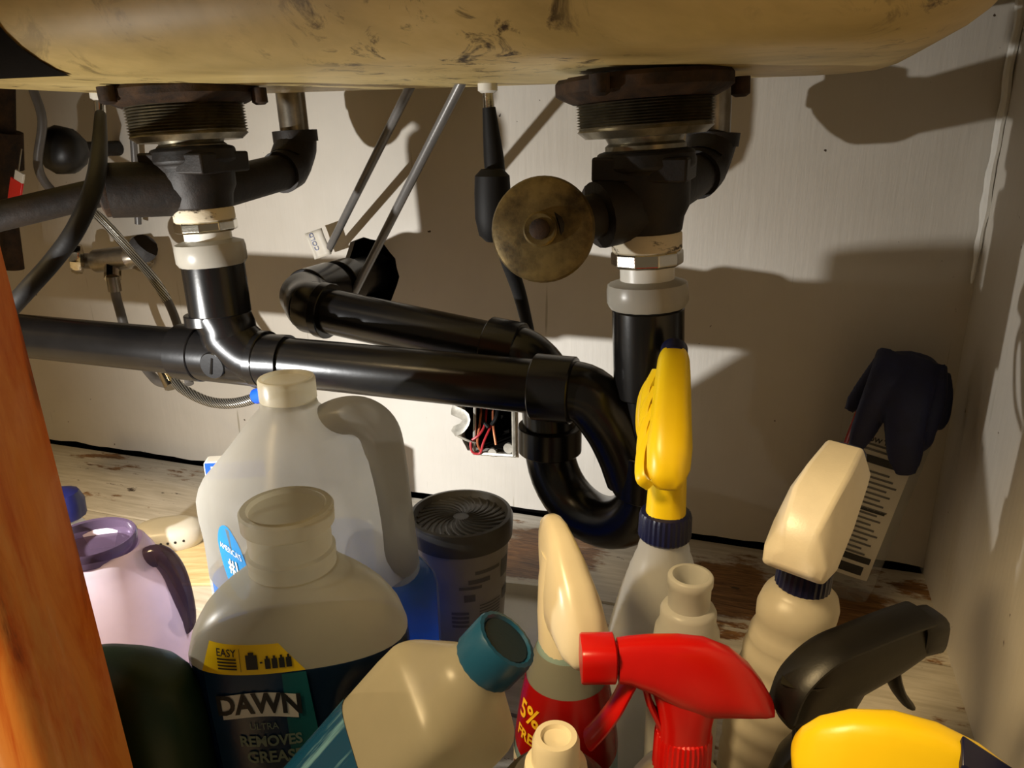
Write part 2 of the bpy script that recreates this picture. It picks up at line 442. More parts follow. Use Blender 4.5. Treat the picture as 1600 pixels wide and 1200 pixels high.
tag(sink_o, 'large olive tan sink underside with dark smudges, spanning the top of the cabinet', 'sink')

# ------------------------------------------------------------------ drains
def drain(nm, lab, A, B, Y, ys, knob):
    a, b = P(*A, Y), P(*B, Y); root = thing(nm, lab, 'sink drain', a, group='sink drains')
    ax = (b-a).normalized()
    def h(y):                                  # distance along the axis for a picture height
        t = (y-A[1])/(B[1]-A[1]); return (P(A[0]+(B[0]-A[0])*t, y, Y)-a).length
    H = [h(y) if y > A[1] else -h(2*A[1]-y) for y in ys]
    L = lambda m, prof, **k: m.lathe(prof, a, ax, **k)
    # ragged flange
    fm = MB(); n = 40; rr = [.066+.004*noise.noise(V((math.cos(k)*2, k*.4, Y))) for k in range(n)]
    aa = ax.orthogonal().normalized(); bb = ax.cross(aa); rings = []
    for s_, zz in ((.96, H[0]), (1, H[0]+.003), (1, H[1]-.003), (.93, H[1]), (.8, H[1]+.004)):
        rings.append([a+ax*zz+(aa*math.cos(2*pi*k/n)+bb*math.sin(2*pi*k/n))*rr[k]*s_ for k in range(n)])
    fm.loft(rings)
    for k in range(3):
        an = 2*pi*k/3+.25; c_ = a+ax*(H[0]+.008)+V((math.cos(an), math.sin(an), 0))*.07
        fm.lathe([(.007, -.006), (.007, .006), (.004, .008)], c_, ax, 12)
    obj('flange', fm, 'rust', root, world=True)
    tm = MB(); pr = [(.046, H[1]-.002)]; q = 11
    for k in range(q):
        t0 = H[1]+(H[2]-H[1])*k/q; t1 = H[1]+(H[2]-H[1])*(k+.5)/q
        pr += [(.0485, t0), (.0515, t1)]
    pr += [(.0495, H[2]), (.051, H[2]+.002), (.045, H[2]+.007), (.030, H[3]-.004), (.028, H[3]), (.0305, H[3]+.002), (.0305, H[4]-.001), (.028, H[4])]
    L(tm, pr, n=48); obj('threaded_basket', tm, 'steel', root, world=True, ang=20)
    te = MB(); L(te, [(.030, H[4]-.002), (.037, H[4]), (.038, H[4]+.012), (.034, H[4]+.014), (.033, H[5]-.02), (.029, H[5]-.012), (.027, H[5])], n=8 if False else 28)
    te.box(a+ax*(H[4]+.012), (.07, .066, .018), None)
    obj('tee_body', te, 'bronze', root, bevel=.002, world=True)
    wn = MB(); L(wn, [(.026, H[5]-.001), (.0275, H[5]+.001), (.0275, H[6]), (.026, H[6]+.001)]); obj('worn_ring', wn, 'wornp', root, world=True, label='cream paint flaked ring')
    ch = MB(); L(ch, [(.026, H[6]), (.0285, H[6]+.002), (.0285, H[7]-.002), (.026, H[7])], n=10); obj('chrome_nut', ch, 'chrome', root, bevel=.0008, world=True, flat=True, label='chrome hexagonal nut')
    tp = MB(); L(tp, [(.0215, H[7]-.002), (.0215, H[8]+.004)]); obj('tailpiece', tp, 'whitep', root, world=True, label='white plastic tailpiece')
    nt = MB(); L(nt, [(.0225, H[8]), (.0315, H[8]+.003), (.0325, H[8]+.008), (.0325, H[9]-.004), (.030, H[9]), (.022, H[9])], n=40, rib=1, ribd=.0008); obj('slip_nut', nt, 'nut', root, world=True, label='milky white slip nut')
    return root, a, ax, H

droot, da, dax, dH = drain('sink_drain', 'right-hand sink drain with a round tarnished brass knob on its front', (1007, 132), (1012, 480), .61,
                     [118, 148, 197, 222, 237, 364, 389, 415, 436, 479], True)
lroot, la, lax, lH = drain('sink_drain', 'left-hand sink drain above the black wye, without a visible knob', (286, 150), (333, 412), .60,
                     [136, 158, 208, 224, 232, 326, 343, 362, 374, 413], False)
def overflow(root, tee, top, low, bend, Y):
    t, l, e = P(*top, Y), P(*low, Y), P(*bend, Y)
    t = V((t.x, t.y, .045))
    m = MB().tube([t, l+(l-t).normalized()*.01], .0158, 24); obj('overflow_tube', m, 'tube', root, world=True, label='grey metal overflow tube')
    d = (tee-e).normalized(); u = (l-e).normalized(); k = .022
    el = MB().tube([l, e+u*k*1.3]+[e+u*k*math.cos(x)**2*1.1+d*k*math.sin(x)**2*1.1 for x in (.3, .55, .785, 1.0, 1.25)]+[e+d*k*1.8], [.0225, .0225, .0228, .023, .023, .023, .0225, .0225], 24)
    el.tube([l-u*(-.004), l-u*.008], .0245, 24)
    obj('elbow', el, 'bronze', root, world=True)
    obj('overflow_arm', MB().tube([e+d*.03, tee], .019, 20), 'bronze', root, world=True)
overflow(droot, da+dax*(dH[4]+.04), (1117, 120), (1114, 212), (1107, 262), .772)
overflow(lroot, la+lax*(lH[4]+.04), (452, 135), (461, 210), (468, 262), .772)
# knob of the right drain
tee = da+dax*(dH[4]+.038); kc = P(848, 359, .545)
d = (kc-tee).normalized()
obj('knob_shaft', MB().tube([tee, tee+d*.045, tee+d*.046, kc-d*.006], [.027, .025, .017, .016], 20), 'bronze', droot, world=True)
kd = (V((.10, -1, .16))).normalized()
km = MB().lathe([(.004, -.016), (.016, -.015), (.026, -.012), (.0365, -.004), (.0385, 0), (.037, .003), (.03, .0055), (.016, .007), (.0125, .0075), (.0125, .011), (.011, .0125), (.006, .012), (.005, .010)], kc, kd, 48)
kn = obj('knob', km, 'disc', droot, world=True, label='round tarnished brass knob')
obj('knob_screw', MB().lathe([(.0075, .009), (.0075, .0135), (.006, .0145)], kc, kd, 12), 'rust', kn, world=True)
# control shaft of the left drain
tee = la+lax*(lH[4]+.035)
s1, s2 = P(170, 298, .55), P(-60, 352, .47)
d = (s2-tee).normalized()
obj('control_shaft', MB().tube([tee, s1, s1+d*.002, s1+d*.004, s2], [.025, .024, .017, .0125, .0125], 20), 'bronze', lroot, world=True)
obj('shaft_collar', MB().lathe([(.021, 0), (.0225, .002), (.0225, .012), (.016, .014)], s1-d*.005, d, 20), 'rust', lroot, world=True)

# ------------------------------------------------------------------ black waste pipework
pr_ = thing('drain_pipework', 'black plastic drain pipes with trap, running under both sink drains into the wall hole', 'drain pipe', P(960, 845, .62))
def pp(name, path, r, mat='abs', parent=pr_, n=28, **k): return obj(name, MB().tube(path, r, n), mat, parent, world=True, **k)
r1, rh = .0238, .029
Ym = .602; zl, zr = P(40, 524, Ym), P(866, 607, Ym)
zl = V((zl.x-.2, Ym, zl.z)); dm = (zr-zl).normalized()
cr = P(1011, 500, .61)                      # right standpipe axis
hub0 = da+dax*(dH[9]-.006); sp1 = P(1014, 700, .613)
pp('pipe', [zl, zr], r1)
def hub(c, d, l=.03, r=rh, parent=pr_, name='coupling', hidden=False):
    d = d.normalized(); c = V(c)
    return obj(name, MB().lathe([(r-.004, -l/2), (r-.0008, -l/2+.0005), (r, -l/2+.0015), (r, l/2-.0015), (r-.0008, l/2-.0005), (r-.004, l/2)], c, d, 32), 'abs', parent, world=True)
# wye under the left drain
lh = la+lax*(lH[9]-.006); lb = P(345, 492, Ym-.004); lj = P(362, 530, Ym-.004); lk = P(400, 560, Ym-.002); le = P(450, 566, Ym)
wy = pp('wye', spline([lb, (lb+lj)/2+V((.002, 0, 0)), lj, lk, le], 5), [.0265]*21, n=32)
hub((lh*.52+lb*.48), lb-lh, (lb-lh).length*1.02, rh, name='hub')
hub(P(336, 497, Ym-.003), lb-lh, .012, .0285, wy, 'rim')
c_ = zl+dm*((P(352, 565, Ym)-zl).dot(dm))
hub(c_, dm, .082, .0272, name='wye_barrel')
hub(zl+dm*((P(302, 560, Ym)-zl).dot(dm)), dm, .030, .0285, wy, 'rim')
hub(zl+dm*((P(412, 569, Ym)-zl).dot(dm)), dm, .012, .0285, wy, 'rim')
pc = P(333, 571, Ym-.0265)
pl = obj('cleanout_plug', MB().lathe([(.0135, -.006), (.0135, .0015), (.0125, .0025)], pc, (.05, -1, -.06), 28), 'abs', wy, world=True)
obj('slot', MB().box(pc+V((.0002, -.0026, 0)), (.0022, .001, .017), Matrix.Rotation(.25, 3, 'Y')), 'dark', wy, world=True)
# right standpipe, elbow of the main pipe, trap
pp('standpipe', [hub0, hub0*.5+sp1*.5, sp1], .0285 if False else r1)
hub(hub0*.62+sp1*.38+V((0, 0, .006)), sp1-hub0, .075, rh, name='hub')
e0 = zr; e3 = P(992, 745, .613)
pp('sweep_elbow', spline([e0-dm*.01, e0, P(918, 618, .604), P(955, 660, .607), P(978, 705, .61), e3], 6), [.0258]*31)
hub(e0-dm*.0, dm, .036, name='coupling')
tA = P(1014, 735, .613); tB = P(859, 690, .665)
hub(tA, V((0, 0, 1)), .042, .031, name='trap_hub')
cen = (tA+tB)/2; ra = (tA-tB)/2; ra.z = 0; cen.z = min(tA.z, tB.z)-.004
bend = [tA]+[cen+ra*math.cos(t)+V((0, 0, -1))*ra.length*1.0*math.sin(t) for t in [pi*k/18 for k in range(19)]]+[tB]
pp('trap_bend', bend, [.0245]*len(bend))
hub(tB+V((0, 0, .004)), V((0, 0, 1)), .028, .031, name='trap_union')
u1 = P(857, 640, .668); te_ = P(448, 472, .69); ta = P(800, 548, .676)
pp('trap_elbow', spline([tB+V((0, 0, .01)), u1, P(850, 590, .668), P(825, 560, .67), ta, ta+(te_-ta)*.06], 6), .0258)
da_ = (te_-ta).normalized()
hub(ta+da_*.008, da_, .034)
pp('trap_arm', [ta, te_-da_*.02], r1)
wh = P(572, 428, D-.004); dw = (V((hc.x, D, hc.z))-te_).normalized(); dw = (dw*.7+V((0, 1, .02))*.3).normalized()
q0 = te_-da_*.03; q1 = te_+dw*.035
pp('wall_elbow', [te_-da_*.055, q0]+[te_-da_*.03*math.cos(t)**1.6+dw*.033*math.sin(t)**1.6 for t in (.25, .5, .75, 1.0, 1.3)]+[q1], .0275, n=32)
hub(te_-da_*.05, da_, .012, .0295)
endw = te_+dw*((D+.02-te_.y)/dw.y)
pp('wall_stub', [q1, endw], r1)
hub(q1+dw*.03, dw, .05, .0295); hub(q1+dw*.085, dw, .03, .0285)

# ------------------------------------------------------------------ supply tubes and hoses
def rod(lab, pts, r, mat='ptube', nm='supply_tube', cat='supply tube', grp=None):
    t = obj(nm, MB().tube(pts, r, 14), mat); return tag(t, lab, cat, grp)
a, b = P(642, 128, .735), P(512, 393, .855); a.z = .042
rod('grey supply tube left of the pair, ending beside the paper tag at the wall', [a, b], .0048, grp='grey supply tubes')
a, b = P(722, 124, .70), P(549, 466, .80); a.z = .042
rod('grey supply tube right of the pair, passing in front of the wall pipe', [a, b], .0048, grp='grey supply tubes')
def sprayhose(lab, top, pts, rr, Y):
    t = P(*top, Y); r = thing('spray_hose', lab, 'hose', t, group='black hoses under the sink')
    obj('white_fitting', MB().lathe([(.006, .03), (.006, .012), (.009, .01), (.009, -.002), (.006, -.004)], t, (0, 0, 1), 20), 'whitep', r, world=True, label='white plastic fitting')
    obj('stem', MB().tube([t, P(pts[0][0], pts[0][1], Y)], .0052, 16), 'chrome', r, world=True, label='shiny metal stem')
    p = spline([P(*q) for q in pts], 6)
    obj('hose_body', MB().tube(p, [lerp(rr, i/(len(p)-1)) for i in range(len(p))], 16), 'hose', r, world=True)
    return r
sh = sprayhose('black tapering hose hanging between the drains beside the brass knob', (762, 138), [(764, 168, .70), (770, 230, .70), (777, 300, .70), (790, 390, .72), (812, 460, .74), (828, 525, .76)], [(0, .006), (.25, .0095), (.5, .0095), (.7, .0075), (1, .006)], .70)
wt = P(770, 320, .685)
obj('hose_weight', MB().loft([[wt+V((.017*c*s_, .016*sn*s_, zz)) for c, sn in [(math.cos(2*pi*k/20), math.sin(2*pi*k/20)) for k in range(20)]] for s_, zz in ((.6, .032), (.95, .026), (1, .01), (1, -.012), (.8, -.028), (.4, -.034))]), 'hose', sh, world=True)
sprayhose('black hose hanging from the sink at far left, in front of the shutoff valve', (155, 150), [(157, 180, .64), (155, 235, .56), (147, 290, .49), (120, 355, .46), (85, 405, .45), (45, 450, .43), (0, 500, .42)], [(0, .0055), (.2, .0072), (.5, .0070), (1, .0066)], .66)
# braided hoses, grey hose, shutoff valve at far left
p = spline([P(52, 140, .74), P(66, 190, .74), P(60, 262, .735), P(90, 305, .74), P(150, 335, .75), P(205, 395, .76), P(250, 450, .75), P(278, 510, .74), P(296, 600, .70)], 8)
g1 = thing('braided_hose', 'grey braided hose looping from the sink down behind the long black pipe at far left', 'hose', p[0])
obj('hose_body', MB().tube(p, .0052, 14), 'greyh', g1, world=True)
obj('braid', MB().tube(p[30:52], .0057, 14), 'braid', g1, world=True, label='bare steel braid')
p = spline([P(178, 448, .80), P(186, 480, .80), P(205, 540, .79), P(240, 590, .76), P(262, 600, .73)], 6)
g2 = thing('supply_hose', 'short grey hose dropping from the shutoff valve behind the black pipe', 'hose', p[0])
obj('hose_body', MB().tube(p, .0062, 14), 'greyh', g2, world=True)
obj('ferrule', MB().tube([P(176, 432, .80), P(180, 455, .80)], .0085, 14), 'tube', g2, world=True, label='steel ferrule')
p = spline([P(258, 580, .72), P(285, 607, .71), P(325, 627, .70), P(365, 630, .69), P(402, 620, .685), P(430, 600, .68)], 6)
g3 = thing('steel_hose', 'steel braided hose curving below the black wye to a blue collar', 'hose', p[0])
obj('braid', MB().tube(p[3:25], .0062, 16), 'braid', g3, world=True)
obj('hose_nut', MB().tube([P(256, 573, .722), P(272, 603, .715)], [.010, .0115], 10), 'chrome', g3, world=True, label='chrome hose nut')
obj('hose_collar', MB().tube([P(401, 619, .685), P(424, 612, .68)], .009, 16), 'bluep', g3, world=True, label='blue plastic collar')
v0 = P(180, 405, .83); vv = thing('shutoff_valve', 'corroded chrome shutoff valve low on the wall at far left', 'valve', v0)
obj('valve_body', MB().tube([P(118, 408, .82), P(150, 408, .82), P(152, 408, .82), P(205, 402, .82), P(207, 402, .82), P(235, 398, .83)], [.011, .011, .016, .016, .0115, .0115], 18).tube([v0, V((v0.x, D+.005, v0.z))], .012, 18), 'tube', vv, world=True)
obj('valve_handle', MB().lathe([(.008, 0), (.02, .003), (.021, .01), (.018, .016), (.006, .018)], P(132, 405, .81), (-.7, -.6, .1), 20, rib=1, ribd=.002), 'chrome', vv, world=True, label='small chrome oval handle')
obj('outlet_nut', MB().tube([P(176, 408, .82), P(176, 436, .80)], .0105, 8), 'chrome', vv, world=True, flat=True)
obj('second_handle', MB().lathe([(.006, 0), (.017, .003), (.018, .010), (.006, .013)], P(226, 388, .80), (.5, -.8, .1), 16), 'bronze', vv, world=True)
obj('wall_escutcheon', MB().lathe([(.024, 0), (.026, .003), (.016, .008)], (v0.x, D-.008, v0.z), (0, 1, 0), 24), 'tube', vv, world=True)
bk = P(98, 235, .78); bkt = thing('black_valve_knob', 'round black valve knob in the dark upper left corner', 'valve knob', bk)
obj('knob_body', MB().lathe([(.012, -.02), (.026, -.016), (.03, -.004), (.03, .008), (.022, .02), (.01, .024)], bk, (.2, -1, .1), 22, rib=1, ribd=.0012), 'blackp', bkt, world=True)
obj('knob_stem', MB().tube([bk, V((bk.x-.01, D, bk.z))], .010, 14), 'bronze', bkt, world=True)
c0 = P(10, 190, .80); cv = thing('copper_riser', 'rust brown pipe fitting at the upper left edge', 'pipe', c0)
obj('pipe_body', MB().tube([P(6, 120, .80), P(10, 330, .80), P(22, 420, .80)], .013, 18), 'rust', cv, world=True)
obj('pipe_coupling', MB().tube([P(8, 205, .80), P(10, 262, .80)], .021, 18), 'rust', cv, world=True)
t0 = P(24, 302, .70); rt_ = thing('warning_tag', 'small red and white tag hanging at the left edge', 'tag', t0)
RM = Matrix.Rotation(.45, 3, 'Y')
obj('red_panel', MB().box(t0, (.018, .003, .034), RM), 'red', rt_, bevel=.0006, world=True)
obj('white_panel', MB().box(t0+RM @ V((.003, -.0003, .023)), (.013, .003, .012), RM), 'paper', rt_, bevel=.0006, world=True, label='white tag end')
obj('tag_wire', MB().tube([t0+RM @ V((0, 0, .028)), t0+V((.012, .01, .05)), P(30, 260, .72)], .0008, 6), 'wirered' if False else 'tube', rt_, world=True)
rod('thin grey pipe on the wall behind the left sink drain', [P(203, 140, .86), P(212, 270, .86), P(216, 350, .86)], .0045, 'ptube', 'wall_tube', 'supply tube')
# paper tag on the left supply tube
ct = P(497, 381, .845); ax_, az_ = V((.93, .2, .3)).normalized(), V((-.32, 0, .95)).normalized(); ay_ = ax_.cross(az_).normalized()
pt = thing('paper_tag', 'crumpled white paper tag lettered in blue pen at the pipe hole', 'tag', ct)
def tagp(u, v, o=0): return ct+ax_*u+az_*v+ay_*(o+.0015*math.sin(u*260)+.001*math.sin(v*180))
obj('tag_sheet', MB().grid(lambda a, b: tagp((a-.5)*.024, (b-.5)*.034), 8, 8), 'paper', pt, world=True).modifiers.new('s', 'SOLIDIFY').thickness = .0006
obj('tag_lettering', txt('COLD', .0085, lambda x, y: tagp(-.004-y, .004+x, .0011 if ay_.y < 0 else -.0011)), 'bink', pt, world=True, flat=True)

# ------------------------------------------------------------------ outlet box in the wall
oc = (b0+b1)/2; ob = thing('outlet_box', 'open metal outlet box with loose wires set in the back wall', 'electrical box', V((oc.x, D, b1.z)))
wdt, hgt = b1.x-b0.x, b0.z-b1.z
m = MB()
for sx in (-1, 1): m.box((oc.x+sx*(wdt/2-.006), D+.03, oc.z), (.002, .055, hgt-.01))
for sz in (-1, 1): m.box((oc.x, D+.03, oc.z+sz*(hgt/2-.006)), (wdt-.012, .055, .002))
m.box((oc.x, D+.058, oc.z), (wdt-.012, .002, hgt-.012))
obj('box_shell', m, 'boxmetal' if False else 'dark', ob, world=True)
obj('box_flange', MB().tube([P(742, 630, D-.003), P(741, 710, D-.003)], (.0022), 8).tube([P(741, 708, D-.003), P(806, 712, D-.003)], .0028, 8).lathe([(.006, -.002), (.006, .002)], P(770, 707, D-.003), (0, 1, 0), 12).lathe([(.007, -.002), (.007, .002)], P(795, 700, D-.003), (0, 1, 0), 12).tube([P(802, 640, D-.004), P(803, 712, D-.004)], .0025, 8), 'boxmetal', ob, world=True, label='pale metal rim')
br = MB()
pth = [P(706, 640, D-.004), P(728, 652, D-.012), P(722, 668, D-.016), P(709, 676, D-.012), P(730, 688, D-.008), P(742, 692, D-.003)]
br.tube(spline(pth, 4), [(.0075, .0012)]*21, 8, flat=(0, 1, 0)); obj('bent_bracket', br, 'boxmetal', ob, world=True, label='bent metal bracket')
for pts, mt, nm in (([(760, 640, .905), (757, 665, .885), (748, 680, .875), (736, 690, .872), (738, 706, .87), (750, 708, .872), (756, 690, .875), (772, 655, .90)], 'wirered', 'red_wire'),
                    ([(752, 632, .90), (750, 660, .885), (746, 690, .874), (750, 703, .874)], 'copper', 'copper_wire'),
                    ([(770, 640, .905), (771, 668, .885), (775, 695, .876)], 'copper', 'copper_wire'),
                    ([(755, 628, .91), (754, 655, .89), (763, 668, .885)], 'hose', 'black_wire'), ([(779, 628, .91), (776, 650, .89), (768, 664, .885)], 'hose', 'black_wire')):
    p = spline([P(*q) for q in pts], 5); obj(nm, MB().tube(p, .0017 if nm != 'black_wire' else .0028, 8), mt, ob, world=True)

# ------------------------------------------------------------------ bottles: shared builders
def revolve_bottle(prof, n=40, sx=1., sy=1., k=2.0):     # superelliptic body of (radius, height)
    m = MB(); m.loft([[(*sup(r*sx, r*sy, 2*pi*i/n, k), z) for i in range(n)] for r, z in prof]); return m
def head_loft(st, n=24, top=.55):
    """trigger shroud: stations (x, z top, z bottom, half width)"""
    rings = []
    for x, zt, zb_, hw in st:
        zc, hh = (zt+zb_)/2, (zt-zb_)/2; r = []
        for i in range(n):
            c, s_ = sup(1, 1, 2*pi*i/n, 3.2); wf = 1-(1-top)*sm(-.6, 1, s_)
            r.append((x, c*hw*wf, zc+s_*hh))
        rings.append(r)
    return MB().loft(rings)
STN = [(-.048, .0165, .013, .004), (-.0465, .021, .0125, .008), (-.041, .031, .013, .0115), (-.033, .042, .0135, .0135), (-.022, .052, .014, .0145), (-.008, .0585, .014, .015), (.006, .0605, .02, .0145), (.02, .0605, .03, .0135), (.032, .0595, .036, .0125), (.038, .0585, .037, .012)]
def lever(m, pts, w=.008, t=.0035):
    p = spline(pts, 5); m.tube(p, [(w, t)]*len(p), 12, flat=(1, 0, .2)); return m

FLOOR_TOP = F+.0012
def base(px, py, Y): p = P(px, py, Y); return V((p.x, p.y, FLOOR_TOP)), p.z-FLOOR_TOP   # foot point and height of that picture point

# --- tall gallon jug with blue liquid
loc, hh = base(447, 590, .49)
hj = .285; jug = thing('gallon_jug', 'tall milky gallon jug with blue liquid, handle and blue round sticker', 'jug', loc, (0, 0, math.radians(20)))
sc = hh/hj
A0 = .080*1.0
prof = [(0, .055), (.004, .070), (.012, .078), (.02, .080), (.175, .080), (.19, .0785), (.203, .074), (.215, .064), (.23, .052), (.245, .040), (.256, .030), (.262, .0235), (.268, .0215)]
nexp = lambda h: 4.6-2.6*sm(.17, .255, h)
def jbody(t, h, ins=0.):
    a = lerp(prof, h)-ins; x, y = sup(a, a, t-pi/4, nexp(h)); r = math.hypot(x, y)
    dl = abs((t+pi) % (2*pi)-pi)
    rec = (1-sm(math.radians(48), math.radians(78), dl))*sm(.105, .150, h)*(1-sm(.225, .252, h))
    r -= rec*max(0, r-.060)*.95
    return V((r*math.cos(t)+.015*(1-sm(.15, .262, h)), r*math.sin(t), h*sc))
m = MB(); nt = 96
hs = sorted(set([0, .004, .012, .02]+[.03+.008*k for k in range(30)]+[.262, .268]))
hs = [h for h in hs if h <= .268]
LEV = .126
hs = sorted(set(hs+[LEV])); 
m.loft([[jbody(2*pi*i/nt, h) for i in range(nt)] for h in hs if h >= LEV], False, False)
body = obj('jug_body', m, 'hdpe', jug, ang=70)
obj('filled_base', MB().loft([[jbody(2*pi*i/nt, h) for i in range(nt)] for h in hs if h <= LEV], True, False), 'hdpew', jug, ang=70, label='clearer wall wetted by the blue liquid')
hp = spline([(.020, 0, .246*sc), (.040, 0, .2535*sc), (.058, 0, .2525*sc), (.0705, 0, .240*sc), (.074, 0, .215*sc), (.076, 0, .18*sc), (.078, 0, .14*sc), (.080, 0, .095*sc)], 6)
obj('handle', MB().tube(hp, [(lerp([(0, .014), (.2, .019), (.6, .0205), (1, .030)], i/(len(hp)-1)), lerp([(0, .014), (.4, .0165), (1, .018)], i/(len(hp)-1))) for i in range(len(hp))], 20, flat=(0, 0, 1)), 'hdpe', jug)
obj('neck', MB().lathe([(.0205, .264*sc), (.0205, .268*sc), (.0225, .269*sc), (.0225, .284*sc), (.0215, .2855*sc), (.019, .2855*sc), (.0175, .283*sc), (.004, .2815*sc)], n=36, c0=False), 'hdpe2', jug)
m = MB(); hl = [.003, .008, .015, .03]+[.04+.008*k for k in range(11)]
m.loft([[jbody(2*pi*i/nt, h, .0016) for i in range(nt)] for h in hl]); obj('blue_liquid', m, 'bluel', jug, ang=70, label='clear blue washer liquid')
# sticker on the front-left face
def jl(u, v, off=.0006): # u metres around, v height ratio
    t = pi+math.radians(50)+u/.085; p = jbody(t, v); q = V((p.x, p.y, 0)).normalized(); return p+q*off
m = MB(); n = 30
ctr = len(m.v); m.v.append(jl(0, .164))
for i in range(n): m.v.append(jl(.023*math.cos(2*pi*i/n), .164+.029*math.sin(2*pi*i/n)))
for i in range(n): m.f.append((ctr, ctr+1+i, ctr+1+(i+1) % n))
sk_ = obj('sticker', m, 'bluelab', jug, label='blue oval sticker')
T = txt("AMERICA'S", .0072, lambda x, y: jl(x, .174+y, .0012)); txt('#1', .017, lambda x, y: jl(x, .160+y, .0012), T, bold=.0004)
obj('lettering', T, 'wink', sk_, flat=True)

# --- dish soap bottle
loc, hh = base(447, 790, .370)
hb = .245; scb = hh/hb; wb_ = .925
az = math.atan2(loc.y, loc.x)                # from camera to bottle
soap = thing('soap_bottle', 'large dish soap bottle, dark liquid, yellow and teal front label', 'bottle', loc, (0, 0, az-pi/2-math.radians(8)))
HW = [(q_, a_*wb_) for q_, a_ in [(0, .060), (.006, .066), (.05, .0715), (.10, .0755), (.14, .0785), (.155, .0775), (.168, .073), (.18, .065), (.19, .0545), (.198, .043), (.203, .033), (.206, .0305)]]
DP = [(0, .034), (.006, .037), (.05, .039), (.14, .0395), (.168, .038), (.19, .035), (.203, .0292), (.206, .0282)]
def sb(t, h, ins=0.):
    x, y = sup(lerp(HW, h)-ins, lerp(DP, h)-ins, t, 2.5-.5*sm(.17, .206, h)); 
    dent = sm(.10, .112, h)*(1-sm(.125, .15, h))*sm(.02, .05, x)*(1-sm(.055, .075, x))*(y < 0)
    return V((x, y*(1-.25*dent), h*scb))
m = MB(); n = 64; hs = [0, .003, .006]+[.012+.0065*k for k in range(30)]+[.206]
hs = sorted(h for h in hs if h <= .206)
SL = .155; hs = sorted(set(hs+[SL]))
m.loft([[sb(2*pi*i/n, h) for i in range(n)] for h in hs if h >= SL], False, False); obj('bottle_body', m, 'hdpes', soap, ang=70)
obj('filled_body', MB().loft([[sb(2*pi*i/n, h) for i in range(n)] for h in hs if h <= SL], True, False), 'soapw', soap, ang=70, label='clearer wall wetted by the dark soap')
obj('neck', MB().lathe([(.0283, .205*scb), (.0275, .210*scb), (.0285, .212*scb), (.0285, .2165*scb), (.0265, .218*scb), (.0265, .232*scb), (.0295, .234*scb), (.0298, .2435*scb), (.0285, .245*scb), (.025, .245*scb), (.0235, .2425*scb), (.006, .241*scb)], n=40, c0=False), 'hdpes', soap)
m = MB(); hl = [.002, .006]+[.012+.0065*k for k in range(22)]+[.1535]
m.loft([[sb(2*pi*i/n, h, .0014) for i in range(n)] for h in hl]); obj('dark_liquid', m, 'navyl', soap, ang=70, label='dark blue soap')
LUP, LSX = .046, -.012
def sf(x, h, off=.0007):
    x = x*.74+LSX; h = (h-.12)*.86+.12; a, d = lerp(HW, h+LUP), lerp(DP, h+LUP); x = max(-a*.97, min(a*.97, x)); e = 2.5
    return V((x, -d*(1-abs(x/a)**e)**(1/e)-off, (h+LUP)*scb))
def patch(x0, x1, h0, h1, off, xt0=None, xt1=None, nu=18, nv=8):
    xt0 = x0 if xt0 is None else xt0; xt1 = x1 if xt1 is None else xt1
    return MB().grid(lambda a, b: sf((x0+(x1-x0)*a)*(1-b)+(xt0+(xt1-xt0)*a)*b, h0+(h1-h0)*b, off), nu, nv)
obj('lower_label', patch(-.058, .030, .004, .108, .0007, -.062, .022), 'navylab', soap, label='navy lower label')
obj('teal_flash', patch(.004, .034, .004, .107, .0011, .004, .024), 'teallab', soap, label='teal label flash')
yb = obj('yellow_band', patch(-.063, .024, .108, .1305, .0009, -.054, .004), 'yellow', soap, label='yellow label band')
T = txt('EASY', .0075, lambda x, y: sf(-.040+x, .1245+y, .0016), bold=.0001)
for k in range(4): T.grid(lambda a, b, k=k: sf(-.048+.016*a, .1195-.0024*k+.0012*b, .0016), 6, 1)
T.grid(lambda a, b: sf(-.029+.0004*a, .111+.017*b, .0016), 1, 3)
T.grid(lambda a, b: sf(-.024+.0095*a, .1125+.011*b, .0016), 4, 3); T.grid(lambda a, b: sf(-.0215+.0045*a, .1235+.002*b, .0016), 2, 1)
T.grid(lambda a, b: sf(-.0125+.0022*a, .117+.0012*b, .0016), 2, 1)
for k in range(4):
    T.grid(lambda a, b, k=k: sf(-.0085+.0058*k+.0044*a, .1125+.0078*b, .0016), 2, 2); T.grid(lambda a, b, k=k: sf(-.0072+.0058*k+.0018*a, .1203+.0022*b, .0016), 1, 1)
obj('band_print', T, 'ink', yb, flat=True)
ll = bpy.data.objects['lower_label']
obj('name_backing', MB().grid(lambda a, b: sf(-.050+.064*a, .0705+.020*b+.004*math.sin(a*pi), .0016), 16, 3), 'wink', ll, flat=True)
obj('name_print', txt('DAWN', .0225, lambda x, y: sf(-.018+x, .0822+y+.003*math.cos((x)*50), .0022), bold=.0008), 'ink', ll, flat=True)
T = txt('ULTRA', .008, lambda x, y: sf(-.016+x, .0655+y, .0016)); txt('REMOVES', .0125, lambda x, y: sf(-.012+x, .0525+y, .0016), T, bold=.0004); txt('GREASE', .014, lambda x, y: sf(-.010+x, .0385+y, .0016), T, bold=.0004)
obj('slogan_print', T, 'gink', ll, flat=True)

